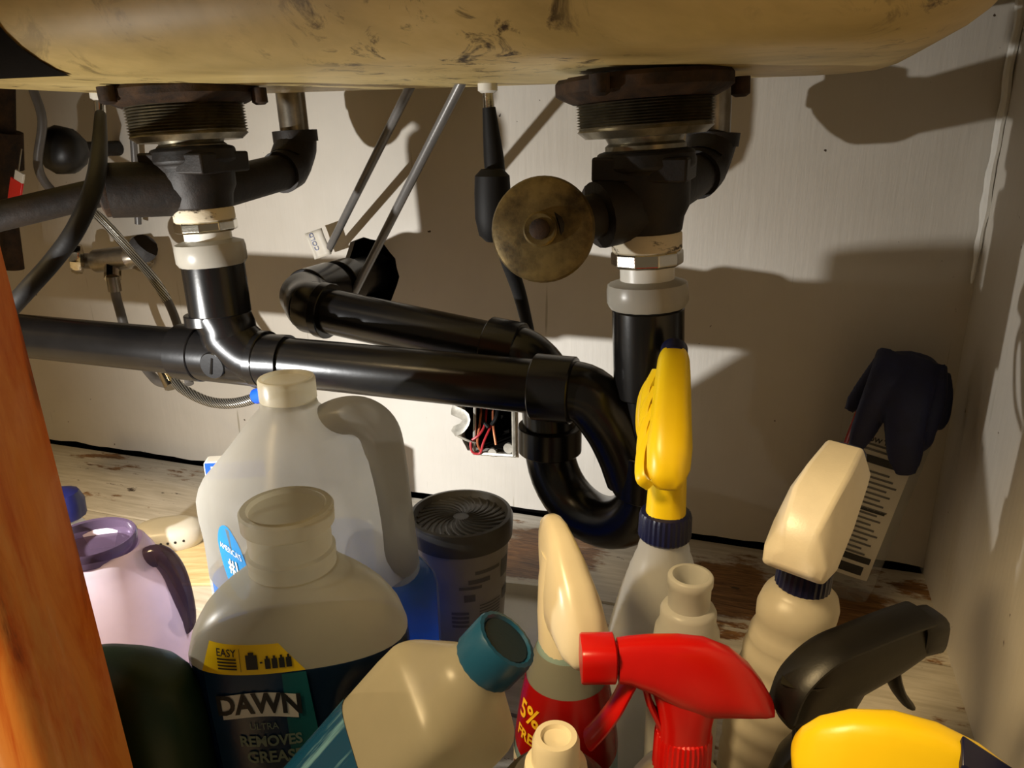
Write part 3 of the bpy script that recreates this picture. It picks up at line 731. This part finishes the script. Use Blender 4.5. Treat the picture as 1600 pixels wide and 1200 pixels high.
# --- tilted bottle with teal cap
capc = P(783, 1008, .305); rdv = ray(783, 1008).normalized(); dd = -(rt*.60+rt.cross(rdv)*.60-rdv*.53).normalized()
Lb = .255
footc = capc+dd*Lb
zq = V((0, 0, 1)).rotation_difference(-dd); RQ = zq.to_matrix() @ Matrix.Rotation(math.radians(52), 3, 'Z')
tb = thing('tilted_bottle', 'milky square bottle with a blue screw cap, leaning steeply between soap bottle and red sprayer', 'bottle', footc)
tb.rotation_euler = RQ.to_euler()
TBP = [(-.013, .022), (-.010, .025), (0, .0285), (.006, .031), (.012, .033), (.14, .0335), (.20, .0335), (.212, .0330), (.217, .0315), (.225, .0245), (.232, .0180), (.238, .0160), (.245, .0155)]
def tbp(t, h, off=0.): x, y = sup(lerp(TBP, h)+off, lerp(TBP, h)+off, t, 4.8-2.8*sm(.216, .236, h)); return V((x, y, h))
hs = [-.013, -.010, 0, .004, .008, .012, .03, .06, .09, .12, .15, .17, .18, .19, .2, .206, .211, .2145, .218, .2225, .227, .2305, .234, .238, .245]
obj('bottle_body', MB().loft([[tbp(2*pi*i/64, h) for i in range(64)] for h in hs]), 'hdpe2', tb, ang=60)
cp = obj('cap', MB().lathe([(.0160, .240), (.0172, .2405), (.0177, .242), (.0177, .258), (.0170, .2602), (.0150, .2605), (.0134, .2585)], n=44, rib=1, ribd=.0004), 'tealcap', tb, label='teal blue screw cap')
obj('cap_liner', MB().lathe([(.0136, .2588), (.0130, .2594), (.003, .2590)], n=36), 'teald', cp, label='dark cap top')
lb_ = obj('wrap_label', MB().grid(lambda a, b: tbp(2*pi*a, .05+.118*b, .0005), 64, 6), 'strlab', tb, label='blue label with pale lines')
obj('label_edge', MB().grid(lambda a, b: tbp(2*pi*a, .03+.02*b, .0005), 64, 2), 'tanlab', lb_)

# --- dark green bottle and lilac jug at left
gp = P(225, 1010, .315); loc = V((-.366, .297, FLOOR_TOP))
gb = thing('green_bottle', 'dark green bottle with sloping shoulder beside the wooden stile', 'bottle', loc, (0, 0, math.radians(12)))
GP = [(.046, 0), (.05, .006), (.051, .03), (.051, .135), (.0495, .150), (.045, .163), (.038, .172), (.028, .178), (.016, .181), (.006, .182)]
obj('bottle_body', revolve_bottle(GP, 48, .95, .58, 3.2), 'green', gb, ang=50)
obj('label', MB().grid(lambda a, b: V((*sup(.0492, .0303, -pi*.9+pi*.8*a, 3.2), .03+.08*b)), 24, 2), 'rink', gb, label='dull red label')
p = P(178, 850, .43); loc = V((p.x-.024, p.y+.0, FLOOR_TOP)); hl_ = p.z-FLOOR_TOP
lj_ = thing('lilac_jug', 'lilac translucent jug with wide round mouth and side handle behind the stile', 'jug', loc, (0, 0, math.radians(35)))
LP = [(.05, 0), (.058, .006), (.061, .03), (.061, .08), (.059, hl_-.07), (.052, hl_-.04), (.043, hl_-.018), (.038, hl_-.008), (.036, hl_-.006), (.033, hl_-.008), (.030, hl_-.03), (.004, hl_-.032)]
obj('jug_body', revolve_bottle(LP, 48, 1.05, .85, 2.8), 'lilac', lj_, ang=60)
obj('mouth_ring', MB().lathe([(.0345, hl_-.010), (.0355, hl_+.001), (.0345, hl_+.003), (.0325, hl_+.002), (.031, hl_-.006), (.028, hl_-.022), (.004, hl_-.025)], n=40), 'purple', lj_, label='smoky purple round mouth')
hp = spline([(.036, -.01, hl_-.022), (.052, -.012, hl_-.018), (.061, -.012, hl_-.035), (.064, -.012, hl_-.065), (.062, -.01, hl_-.088), (.055, -.008, hl_-.095)], 6)
obj('handle', MB().tube(hp, [(.010, .008)]*len(hp), 16, flat=(0, 1, 0)), 'purple', lj_, label='smoky purple handle')
p = P(108, 790, .54); loc = V((p.x-.008, p.y, FLOOR_TOP)); h_ = p.z-FLOOR_TOP
bb_ = thing('blue_capped_bottle', 'small bottle with a dark blue cap peeking out behind the stile', 'bottle', loc)
obj('bottle_body', revolve_bottle([(.024, 0), (.028, .005), (.028, h_-.05), (.022, h_-.032), (.014, h_-.02), (.014, h_-.012)], 32), 'hdpe4', bb_)
obj('cap', MB().lathe([(.016, h_-.016), (.0205, h_-.013), (.021, h_+.004), (.017, h_+.014), (.008, h_+.018)], n=28, rib=1, ribd=.0006), 'bluecap', bb_, label='dark blue cap')

# --- perforated white dish, wood sheet, blue packet on the floor at left
wd = PZ(266, 852, F); ds = thing('perforated_dish', 'small white oval dish with a row of holes, on the floor behind the lilac jug', 'dish', V((wd.x, wd.y, FLOOR_TOP)), (0, 0, math.radians(30)))
obj('dish_body', MB().loft([[(*sup(.043*s_, .028*s_, 2*pi*i/40, 2.4), z_) for i in range(40)] for s_, z_ in ((.8, 0), (.95, .004), (1, .012), (.98, .02), (.9, .026), (.7, .030), (.4, .031))]), 'whitep', ds, ang=60)
for k in range(7):
    t = -2.5+k*.28; x, y = sup(.0417, .0272, t, 2.4)
    obj('dish_hole', MB().lathe([(.0016, -.0007), (.0016, .0012)], (x, y, .016), (math.cos(t), math.sin(t), .15), 8), 'ink', ds)
tn = PZ(306, 880, F+.002); m = MB()
m.loft([[(x, y, z) for x, y in ((-.07, -.05), (.06, -.06), (.07, .035), (.02, .05), (-.05, .045))] for z in (0, .0035)])
ts = obj('wood_offcut', m, 'tan', bevel=.0006); ts.location = V((tn.x-.025, tn.y+.0, FLOOR_TOP)); ts.rotation_euler = (0, 0, .4)
tag(ts, 'thin pale wooden offcut lying on the floor left of the gallon jug', 'board')
bp = P(352, 745, .66); pk = thing('blue_packet', 'blue and white packet half hidden behind the gallon jug', 'packet', V((bp.x+.02, bp.y, FLOOR_TOP)), (0, 0, math.radians(25)))
hk = P(350, 712, .66).z-FLOOR_TOP
obj('packet_body', MB().box((0, 0, hk/2), (.07, .022, hk)), 'whitep', pk, bevel=.003)
fr = obj('blue_front', MB().box((0, -.0113, hk-.0105), (.066, .0008, .02)), 'bluep', pk, label='blue printed front')
obj('lettering', txt('T', .014, lambda x, y: V((-.022+x, -.0119, hk-.0105+y)), bold=.0006), 'wink', fr, flat=True)

# --- grey tub with fluted lid, white tray
p = P(720, 800, .63); loc = V((p.x, p.y, FLOOR_TOP+.002)); th = p.z-loc.z
tub = thing('lidded_tub', 'grey round tub with a charcoal swirl-vented lid, standing by the trap', 'tub', loc)
obj('tub_body', MB().lathe([(.038, 0), (.0405, .002), (.0475, th-.022), (.0475, th-.016)], n=56), 'greytub', tub)
lid = obj('lid', MB().lathe([(.0485, th-.024), (.051, th-.023), (.052, th-.004), (.0505, th), (.047, th+.0005), (.0455, th-.003), (.044, th-.006), (.012, th-.0045), (.002, th-.0045)], n=64), 'greylid', tub, label='charcoal lid')
for k in range(26):
    a0 = 2*pi*k/26; pts = [(r*math.cos(a0+r*24), r*math.sin(a0+r*24), th-.0046-.001*(r/.044)) for r in (.008, .016, .024, .032, .0395, .0435)]
    obj('lid_rib', MB().tube(pts, [(.0006+.0012*i/5, .0012) for i in range(6)], 6, flat=(0, 0, 1)), 'greylid', lid)
def tc(a, z, off=.0006):
    r = lerp([(0, .0405), (th-.016, .0475)], z)+off; return V((r*math.cos(a), r*math.sin(a), z))
a_f = math.atan2(-loc.y, -loc.x)
T = MB()
def bar(a0, w_, z_, h_, M_=None): T.grid(lambda a, b: tc(a_f+a0+w_*a, z_+h_*b), 8, 1)
bar(.25, .62, th-.045, .004); bar(.1, .5, th-.055, .005); bar(-.1, .5, th-.061, .0035); bar(.0, .25, th-.075, .008)
for k in range(7): bar(.35, .6, th-.082-.0035*k, .0014)
for k in range(4): bar(-.3, .4, th-.09-.005*k, .003)
bar(.95, .35, th-.06, .02); bar(1.05, .3, th-.088, .012)
obj('tub_print', T, 'inkgrey', tub, flat=True)
tr = MB(); hx, hy = .06, .066
rr_ = lambda s_, z_: [V((v.x, v.y, z_)) for v in rrect(0, 0, hx*s_, hy*s_, .02*s_, 0)]
tr.loft([rr_(.85, 0), rr_(.9, .001), rr_(.97, .012), rr_(1.02, .013), rr_(1.02, .0145), rr_(.96, .014), rr_(.88, .003), rr_(.5, .0022)])
tr_o = obj('plastic_tray', tr, 'whitep', ang=50); tr_o.location = (-.243, .628, FLOOR_TOP); tr_o.rotation_euler = (0, 0, .12)
tag(tr_o, 'shallow white plastic tray on the floor under the grey tub', 'tray')

# --- spray bottles
def spray(name, lab, px, py, Y, nozdir, lean=(0, 0), hc=None):
    """foot on the floor below the picture point of the collar top; nozdir = world heading of the nozzle"""
    l, h = base(px, py, Y)
    rz = math.radians(nozdir)
    R_ = Matrix.Rotation(lean[1], 3, 'Y') @ Matrix.Rotation(lean[0], 3, 'X')
    t = thing(name, lab, 'spray bottle')
    top = R_ @ V((0, 0, h)); t.location = V((l.x-top.x, l.y-top.y, FLOOR_TOP+ (.0 if lean == (0, 0) else .003)))
    t.rotation_euler = (R_ @ Matrix.Rotation(rz, 3, 'Z')).to_euler()
    return t, h
def put(mb, dz, s=1., tilt=0., px=0.):
    R_ = Matrix.Rotation(-tilt, 3, 'Y')
    for i, v in enumerate(mb.v): w_ = R_ @ (v*s); mb.v[i] = V((w_.x+px, w_.y, w_.z+dz))
    return mb
# red trigger sprayer, seen from its side: nozzle to the left
t, h = spray('red_sprayer', 'white bottle with a bright red trigger head, front centre', 1068, 1140, .36, 199)
s = 1.02
obj('shroud', put(head_loft(STN, 28, .6), h, s), 'red', t, ang=45)
nz = obj('nozzle', put(MB().loft([[(x, y*q, .048+z*q) for y, z in [sup(.0115, .0112, 2*pi*i/28, 4) for i in range(28)]] for x, q in ((.0392, .9), (.040, 1), (.0565, 1), (.0575, .95))]).loft([[(x, .0085*math.cos(2*pi*i/20), .048+.0085*math.sin(2*pi*i/20)) for i in range(20)] for x in (.036, .0395)]), h, s), 'red', t, ang=50)
obj('neck', put(MB().loft([[(*sup(a, b, 2*pi*i/28, 2.6), z) for i in range(28)] for a, b, z in ((.0145, .0135, -.002), (.0145, .0135, .008), (.016, .0135, .018), (.020, .0125, .03), (.024, .011, .04))]), h, s), 'red', t, ang=50)
lv = MB(); lever(lv, [(.028, 0, .040), (.033, 0, .028), (.038, 0, .016), (.045, 0, .004), (.0525, 0, -.006)], .0085, .0035)
lv.tube([(.024, 0, .036), (.020, 0, .02), (.013, 0, .004)], [(.006, .002)]*3, 10, flat=(1, 0, .2))
obj('trigger', put(lv, h, s), 'red', t)
obj('collar', put(MB().lathe([(.0135, .001), (.0152, 0), (.0158, -.003), (.0162, -.024), (.0150, -.025)], n=72, rib=1, ribd=.0007), h, s), 'red', t, ang=20)
bh = h-.022
obj('bottle_body', revolve_bottle([(.03, 0), (.035, .004), (.0365, .012), (.0365, bh-.06), (.034, bh-.04), (.0295, bh-.022), (.024, bh-.012), (.0195, bh-.007), (.016, bh-.004), (.0155, bh)], 44), 'hdpe3', t, ang=60)
obj('sleeve', MB().lathe([(.0370, .012), (.0372, bh-.062), (.0346, bh-.041), (.0315, bh-.028)], n=44, c0=False, c1=False), 'redl', t, label='dark red label sleeve')

# cream-headed freshener with red sleeve, nozzle away to upper left
t, h = spray('freshener_bottle', 'air freshener bottle with tall cream head and red sleeve marked 5% FREE', 886, 1003, .41, 124)
st2 = [(-.047, .026, .016, .006), (-.044, .034, .011, .0125), (-.036, .046, .011, .0175), (-.022, .059, .013, .019), (-.004, .070, .01, .0185), (.010, .0775, .02, .0155), (.022, .081, .035, .0135), (.032, .081, .05, .011), (.038, .079, .06, .009), (.0395, .075, .065, .006)]
obj('shroud', put(head_loft(st2, 28, .7), h, .95), 'cream', t, ang=60)
obj('neck', put(MB().loft([[((lambda q: q[0]+max(0, z-.006)*.26)(sup(a, b, 2*pi*i/32, 2.2)), sup(a, b, 2*pi*i/32, 2.2)[1], z) for i in range(32)] for a, b, z in ((.0185, .0185, -.004), (.0185, .0185, .004), (.0185, .018, .02), (.0185, .0155, .04), (.0165, .012, .058))]), h), 'cream', t, ang=60)
obj('nozzle', put(MB().lathe([(.0065, 0), (.0065, .006), (.005, .0065)], (.0355, 0, .07), (1, 0, .1), 20), h, .95), 'cream', t)
lv = MB(); lever(lv, [(.022, 0, .05), (.028, 0, .035), (.031, 0, .02), (.034, 0, .008)], .008, .003); obj('trigger', put(lv, h, .95), 'cream', t)
FB = [(.030, 0), (.0345, .004), (.0355, .012), (.0355, h-.085), (.034, h-.07), (.0305, h-.045), (.0265, h-.024), (.0225, h-.010), (.0195, h-.002), (.0185, h+.002)]
obj('bottle_body', revolve_bottle(FB, 44), 'bluebody', t, ang=60)
FT = [(z, r) for r, z in FB]
def fb(a, z, off=.0006): r = lerp(FT, z)+off; return V((r*math.cos(a), r*math.sin(a), z))
obj('clear_band', MB().grid(lambda a, b: fb(2*pi*a, h-.026+.023*b, .0003), 44, 4), 'smoke', t, label='clear grey shoulder')
slv = obj('sleeve', MB().grid(lambda a, b: fb(2*pi*a, h-.075+.051*b+.007*math.cos(2*pi*a)*(1-b), .0005), 60, 8), 'redl', t, label='glossy dark red sleeve')
rzf = math.radians(124)
af = math.atan2(-t.location.y, -t.location.x)-rzf          # camera side in local angle
al = af-.92
T = txt('5%', .0175, lambda x, y: fb(al+x/.031, h-.043+y, .0012), bold=.0004); txt('FREE', .0105, lambda x, y: fb(al+.05+x/.031, h-.059+y, .0012), T, bold=.0003)
obj('sleeve_print', T, 'yink', slv, flat=True)
low = obj('lower_label', MB().grid(lambda a, b: fb(al-1.0+1.1*a, .03+(h-.112)*b, .0005), 20, 6), 'paper', t, label='white lower label')
obj('label_print', txt('%', .022, lambda x, y: fb(al-.15+x/.035, h-.094+y, .0011), bold=.0004), 'rink', low, flat=True)

# yellow trigger sprayer at the trap, nozzle away
t, h = spray('yellow_sprayer', 'clear white spray bottle with a tall yellow trigger head in front of the trap', 1040, 805, .515, 97)
obj('neck', put(MB().loft([[(*sup(a, b, 2*pi*i/28, 2.5), z) for i in range(28)] for a, b, z in ((.0160, .0165, -.003), (.0145, .0145, .004), (.0135, .0135, .03), (.013, .013, .05), (.0135, .013, .062))]), h), 'yellow', t, ang=60)
st3 = [(-.034, .050, .038, .006), (-.032, .057, .036, .011), (-.024, .068, .042, .0155), (-.012, .080, .05, .0165), (.004, .093, .06, .0155), (.02, .104, .075, .0145), (.036, .113, .09, .0135), (.048, .118, .10, .0125), (.052, .118, .104, .011)]
obj('shroud', put(head_loft(st3, 28, .8), h, .98), 'yellow', t, ang=60)
lv = MB()
for k in range(4): lv.tube(spline([(.046-.012*k, .0135, .100-.010*k), (.034-.013*k, .020, .085-.010*k), (.012-.012*k, .0195, .056-.005*k), (-.012-.004*k, .012, .046-.004*k)], 4), [(.0042, .0009)]*13, 8, flat=(0, .4, 1))
obj('grip_ribs', put(lv, h, .98), 'yellow', t)
lv = MB(); lever(lv, [(.040, .002, .098), (.048, .012, .090), (.044, .019, .076), (.030, .019, .056), (.012, .012, .046)], .007, .0025); obj('trigger', put(lv, h, .98), 'yellow', t)
obj('nozzle', put(MB().lathe([(.010, 0), (.0105, .002), (.0105, .012), (.009, .013)], (.049, 0, .109), (1, 0, .3), 20), h, .98), 'navy', t, label='navy nozzle')
obj('collar', put(MB().lathe([(.0155, .004), (.0182, .003), (.0192, 0), (.0196, -.016), (.0180, -.018)], n=64, rib=1, ribd=.0006), h), 'navy', t, ang=20, label='navy ribbed collar')
bh = h-.016
pr3 = [(.036, 0), (.041, .004), (.043, .012), (.043, bh-.12), (.0415, bh-.10), (.037, bh-.075), (.031, bh-.05), (.0245, bh-.028), (.0195, bh-.014), (.0178, bh-.006), (.0172, bh)]
q = []
for (ra_, za), (rb_, zb_) in zip(pr3, pr3[1:]):
    k_ = max(1, int((zb_-za)/.004))
    for j in range(k_): r_ = ra_+(rb_-ra_)*j/k_; q.append((r_+(.0004 if (len(q) % 2 and za > .012) else 0), za+(zb_-za)*j/k_))
q.append(pr3[-1])
obj('bottle_body', revolve_bottle(q, 44), 'hdpe4', t, ang=60)
PT = [(z, r) for r, z in pr3]
a_c = math.atan2(-t.location.y, -t.location.x)-math.radians(97)
T = MB()
for k in range(5): T.grid(lambda a, b, k=k: (lambda aa, zz: V(((lerp(PT, zz)+.0012)*math.cos(aa), (lerp(PT, zz)+.0012)*math.sin(aa), zz)))(a_c-.75+.3*a*(1-.1*k), bh-.092-.004*k+.0018*b), 4, 1)
obj('faded_print', T, 'inkgrey', t, flat=True)

# open-necked bottle
l, h = base(1092, 900, .435)
l.x -= .005
t = thing('open_bottle', 'milky bottle with an open uncapped neck behind the red sprayer', 'bottle', l)
pr4 = [(r_*.76, z_) for r_, z_ in [(.026, 0), (.030, .004), (.031, .012), (.031, h-.085), (.030, h-.06), (.027, h-.04), (.0235, h-.034), (.0235, h-.026), (.0215, h-.023), (.0175, h-.022), (.0175, h-.008), (.0188, h-.006), (.0188, h-.001), (.0178, h), (.015, h), (.014, h-.003), (.0135, h-.022), (.003, h-.024)]]
obj('bottle_body', MB().lathe(pr4, n=44), 'hdpe4', t, ang=60)
T = MB(); a_c = math.atan2(-l.y, -l.x)
for k, s_ in enumerate(('B', 'M')): txt(s_, .016, lambda x, y: V((.0241*math.cos(a_c-.55+.5*k+x/.031), .0241*math.sin(a_c-.55+.5*k+x/.031), h-.15-.01*k+y)), T, bold=.0008)
obj('bottle_print', T, 'ink', t, flat=True)

# cream-white trigger sprayer with navy collar, nozzle away to the right
t, h = spray('white_sprayer', 'tall ribbed ivory spray bottle with a boxy white trigger head and navy collar', 1258, 893, .462, 72, (0, .06))
st5 = [(-.036, .016, .008, .010), (-.035, .022, .003, .0165), (-.030, .032, .001, .0195), (-.020, .042, .001, .0205), (-.012, .0475, .006, .0205), (.010, .052, .016, .0195), (.030, .055, .026, .018), (.044, .056, .036, .0165), (.0455, .054, .038, .0145)]
st5r = []
wm = MB()
wm.loft([[(x, sg*w_, z_) for sg, w_, z_ in ((-1, wb_2, z0_), (-1, wb_2*1.02, zm_), (-1, wt_, z1_), (1, wt_, z1_), (1, wb_2*1.02, zm_), (1, wb_2, z0_))] for x, z0_, zm_, z1_, wb_2, wt_ in
         ((-.040, .006, .012, .017, .012, .007), (-.034, .000, .012, .032, .0185, .010), (-.014, .000, .020, .048, .0205, .0125), (.012, .016, .034, .0545, .0205, .0125), (.046, .034, .044, .0595, .018, .011))])
obj('shroud', put(wm, h+.012, 1.0), 'whitetr', t, bevel=.0022, bseg=3)
obj('head_neck', put(MB().lathe([(.0145, -.004), (.0145, .012)], n=28), h+.012), 'navy', t)
obj('nozzle', put(MB().loft([[(x, y*q, .045+z*q) for y, z in [sup(.0125, .0105, 2*pi*i/24, 4) for i in range(24)]] for x, q in ((.0445, .92), (.0455, 1), (.056, 1), (.057, .9))]), h+.012), 'navy', t, label='navy square nozzle')
lv = MB(); lever(lv, [(.026, 0, .030), (.034, 0, .014), (.038, 0, -.004), (.046, 0, -.022)], .009, .003); obj('trigger', put(lv, h+.012), 'navy', t, label='navy trigger')
obj('collar', put(MB().lathe([(.012, .014), (.0155, .012), (.0165, .008), (.0172, -.012), (.016, -.013)], n=56, rib=1, ribd=.0005), h), 'navy', t, ang=20, label='navy ribbed collar')
pr5 = [(.029, 0), (.033, .004), (.034, .012), (.0345, .06)]
bh = h-.012
z = .06
prc = [(.06, .0345), (bh-.10, .0345), (bh-.07, .0325), (bh-.035, .0285), (bh-.026, .0265), (bh-.018, .0262), (bh-.010, .0235), (bh-.004, .0185), (bh, .0165)]
while z < bh-.035:
    pr5.append((lerp(prc, z)+.0006*math.sin(z*2*pi/.017), z)); z += .0022
pr5 += [(.0265, bh-.032), (.0252, bh-.028), (.0262, bh-.022), (.0265, bh-.016), (.0245, bh-.009), (.0195, bh-.004), (.0165, bh-.001), (.0165, bh)]
obj('bottle_body', revolve_bottle(pr5, 44, 1.08, .92, 2.4), 'hdpe3', t, ang=70)
obj('dip_tube', MB().tube([(.0, .01, bh), (.004, .012, bh-.1), (.006, .01, .02)], .0022, 8), 'whitep', t, label='white dip tube')
T = MB(); a_c = math.atan2(-t.location.y, -t.location.x)-math.radians(72)
for k in range(5): T.grid(lambda a, b, k=k: V((*sup(.0380, .0325, a_c+.2+.42*a, 2.4), .052-.0035*k+.0018*b)), 4, 1)
obj('faded_print', T, 'inkgrey', t, flat=True)

# black trigger sprayer, nozzle to the right
t, h = spray('black_sprayer', 'dark spray bottle with a long black trigger head by the right wall', 1290, 1120, .40, 36)
st6 = [(-.034, .020, .010, .005), (-.032, .028, .004, .011), (-.022, .040, .004, .0145), (-.006, .050, .010, .015), (.02, .056, .018, .014), (.045, .060, .026, .013), (.062, .062, .034, .012)]
obj('shroud', put(head_loft(st6, 28, .75), h, .9), 'olive', t, ang=50)
rim = spline([(-.035, 0, .014), (-.028, 0, .036), (-.008, 0, .052), (.02, 0, .058), (.045, 0, .062), (.064, 0, .064)], 5)
obj('shroud_rim', put(MB().tube(rim, [(.0135, .0035)]*len(rim), 14, flat=(0, 0, 1)), h, .9), 'blackp', t, label='glossy black top rim')
obj('nozzle', put(MB().loft([[(x, y*q, .050+z*q) for y, z in [sup(.0125, .0135, 2*pi*i/24, 4) for i in range(24)]] for x, q in ((.060, .92), (.062, 1), (.076, 1), (.078, .9))]), h, .9), 'blackp', t, label='black square nozzle')
lv = MB(); lever(lv, [(.046, 0, .030), (.050, 0, .018), (.056, 0, .006), (.065, 0, -.006)], .008, .003); obj('trigger', put(lv, h, .9), 'blackp', t)
obj('neck', put(MB().loft([[(*sup(a, b, 2*pi*i/24, 2.4), z) for i in range(24)] for a, b, z in ((.014, .014, -.004), (.0145, .0135, .01), (.024, .013, .022), (.034, .011, .032))]), h), 'olive', t)
obj('collar', put(MB().lathe([(.015, .0), (.0165, -.002), (.017, -.018), (.0155, -.019)], n=56, rib=1, ribd=.0006), h), 'blackp', t, ang=20)
obj('bottle_body', revolve_bottle([(.025, 0), (.029, .004), (.030, .012), (.030, h-.075), (.029, h-.055), (.024, h-.034), (.018, h-.022), (.0155, h-.016)], 40), 'olive', t, ang=60)

# yellow trigger sprayer nearest the camera, nozzle away to the right
t, h = spray('yellow_sprayer', 'yellow trigger head with a navy patch in the lower right corner, nearest of the sprayers', 1352, 1272, .275, 2)
st7 = [(-.040, .028, .020, .004), (-.0385, .034, .015, .0095), (-.033, .042, .012, .0145), (-.022, .0505, .010, .0185), (-.006, .057, .010, .0205), (.012, .0585, .012, .0205), (.03, .0555, .016, .0185), (.046, .049, .02, .0155), (.056, .043, .024, .013)]
sy = obj('shroud', put(head_loft(st7, 32, .5), h, .88, -.20), 'yellow', t, ang=60)
m = MB().loft([[(x, y, z+o) for x, y in ((.030, -.013), (.052, -.009), (.056, .006), (.033, .006))] for o, z in ((0, .044), (.006, .046))])
m = MB(); m.loft([[(x, y, zz+o) for x, y, zz in ((.020, -.0125, .0525), (.020, -.001, .0592), (.046, -.001, .0505), (.046, -.0100, .0455))] for o in (-.004, .0012)])
obj('navy_patch', put(m, h, .88, -.20), 'navy', sy, bevel=.0008, label='navy inset patch')
obj('nozzle', put(MB().lathe([(.012, 0), (.0125, .002), (.0125, .014), (.010, .015)], (.053, 0, .034), (1, 0, 0), 24), h, 1.08), 'navy', t, label='navy nozzle')
lv = MB(); lever(lv, [(.04, 0, .02), (.048, 0, .006), (.05, 0, -.01), (.058, 0, -.03)], .009, .003); obj('trigger', put(lv, h, 1.08), 'yellow', t)
obj('neck', put(MB().lathe([(.016, -.004), (.0155, .02)], n=32), h), 'yellow', t)
obj('collar', put(MB().lathe([(.0165, .0), (.019, -.002), (.0195, -.018), (.0175, -.019)], n=56, rib=1, ribd=.0006), h), 'navy', t, ang=20, label='navy ribbed collar')
obj('bottle_body', revolve_bottle([(.028, 0), (.033, .004), (.034, .012), (.034, h-.085), (.032, h-.06), (.026, h-.038), (.0195, h-.024), (.017, h-.017)], 40), 'hdpe4', t, ang=60)

# white-nozzled squeeze bottle at the bottom edge
l, h = base(872, 1150, .275); l.x -= .001
t = thing('nozzle_bottle', 'dark shouldered bottle with a white twist nozzle at the bottom edge', 'bottle', l)
obj('bottle_body', revolve_bottle([(.03, 0), (.036, .004), (.037, .012), (.037, h-.075), (.0355, h-.055), (.0315, h-.040), (.026, h-.031), (.0205, h-.027), (.016, h-.0255)], 44), 'olive', t, ang=60)
obj('collar_ring', MB().lathe([(.021, h-.0285), (.0205, h-.0255), (.0175, h-.0235), (.0150, h-.0235)], n=40), 'greylid', t, label='dark grey ring')
nz = obj('nozzle', MB().lathe([(.0155, h-.026), (.0150, h-.020), (.0145, h-.016), (.0115, h-.0142), (.0110, h-.003), (.0098, h), (.0072, h), (.0064, h-.002), (.001, h-.0035)], n=32), 'cream', t, label='white twist nozzle')

# ------------------------------------------------------------------ leaning packet and glove in the right corner
b_ = PZ(1292, 902, F); tp_ = P(1420, 600, .832)
b_ = V((b_.x, .80, FLOOR_TOP+.004)); axq = (tp_-b_).normalized(); Lq = (tp_-b_).length
fx = V((math.cos(.2), -.0, 0)); fx = (fx-axq*fx.dot(axq)).normalized(); fy = axq.cross(fx).normalized()
if fy.y > 0: fy = -fy
fx = axq.cross(fy); fx = fx if fx.x > 0 else -fx
def cq(u, v, w_): return b_+fx*u+axq*v+fy*w_         # u across, v up, w towards the viewer
ck = thing('label_bottle', 'flat bottle with a printed white label leaning in the back right corner', 'bottle', b_)
def csec(v, a, d): return [cq(*(lambda p: (p[0], v, p[1]))(sup(a, d, 2*pi*i/36, 3))) for i in range(36)]
obj('bottle_body', MB().loft([csec(v, a, d) for v, a, d in ((0, .033, .012), (.004, .038, .016), (.02, .040, .019), (Lq-.05, .040, .019), (Lq-.02, .030, .017), (Lq, .015, .012))]), 'film', ck, world=True, ang=60)
def cf(u, v, off): 
    a, d = .040, .019; return cq(u, v, d*(1-abs(u/a)**3)**(1/3)+off)
lab = obj('front_label', MB().grid(lambda a, b: cf(-.036+.064*a, .03+(Lq-.07)*b, .0006), 14, 10), 'paper', ck, world=True, label='white printed label')
obj('side_label', MB().grid(lambda a, b: cf(-.0395+.0035*a, .06+(Lq-.10)*b, .0008), 4, 6), 'redl', ck, world=True, label='red label edge')
T = MB(); G = MB(); vt = Lq-.07
for v_, h_, u0_, u1_ in ((-.016, .008, -.034, .024), (-.066, .003, -.01, .02), (-.122, .007, -.012, .024), (-.136, .010, -.008, .02)):
    T.grid(lambda a, b: cf(u0_+(u1_-u0_)*a, vt+v_+h_*b, .0012), 10, 1)
txt('HOW TO USE', .007, lambda x, y: cf(-.004+x, vt+.008+y, .0012), T, bold=.0002)
random.seed(3)
for k in range(24):
    v_ = .002-.0055*k
    if v_ < -.118 or -.02 < v_ < -.006: continue
    G.grid(lambda a, b: cf(-.028+.052*a*(.75+.25*((k*7) % 5)/5), vt+v_+.0022*b, .0012), 8, 1)
obj('label_bars', T, 'ink', lab, world=True, flat=True)['kind'] = 'stuff'; obj('label_lines', G, 'inkgrey', lab, world=True, flat=True)['kind'] = 'stuff'
gc = P(1405, 585, .80)
gl = MB()
def fing(pts, r0_, r1_, fl_=.5):
    p = spline([P(*q) for q in pts], 5); n_ = len(p)-1
    gl.tube(p, [(lerp([(0, r0_), (.85, r1_), (1, r1_*.55)], i/n_), lerp([(0, r0_), (.85, r1_), (1, r1_*.5)], i/n_)*fl_) for i in range(n_+1)], 14, flat=(0, 1, 0))
fing([(1402, 566, .815), (1385, 600, .79), (1360, 650, .785), (1335, 705, .785)], .024, .0125)
fing([(1420, 566, .815), (1418, 620, .785), (1414, 680, .775), (1415, 742, .775)], .026, .0165)
fing([(1450, 572, .82), (1452, 620, .80), (1440, 670, .79), (1432, 705, .788)], .018, .013)
fing([(1385, 572, .815), (1355, 605, .81), (1325, 642, .81)], .015, .009)
fing([(1462, 585, .83), (1468, 620, .825), (1462, 672, .825)], .014, .012)
fing([(1375, 572, .822), (1420, 566, .815), (1462, 578, .825)], .013, .011, .8)
gv = obj('rubber_glove', gl, 'glove'); tag(gv, 'dark navy rubber glove draped over the leaning bottle, fingers hanging down', 'glove')
rm = gv.modifiers.new('r', 'REMESH'); rm.mode = 'VOXEL'; rm.voxel_size = .0022; rm.use_smooth_shade = True
smo = gv.modifiers.new('m', 'SMOOTH'); smo.factor = .5; smo.iterations = 5
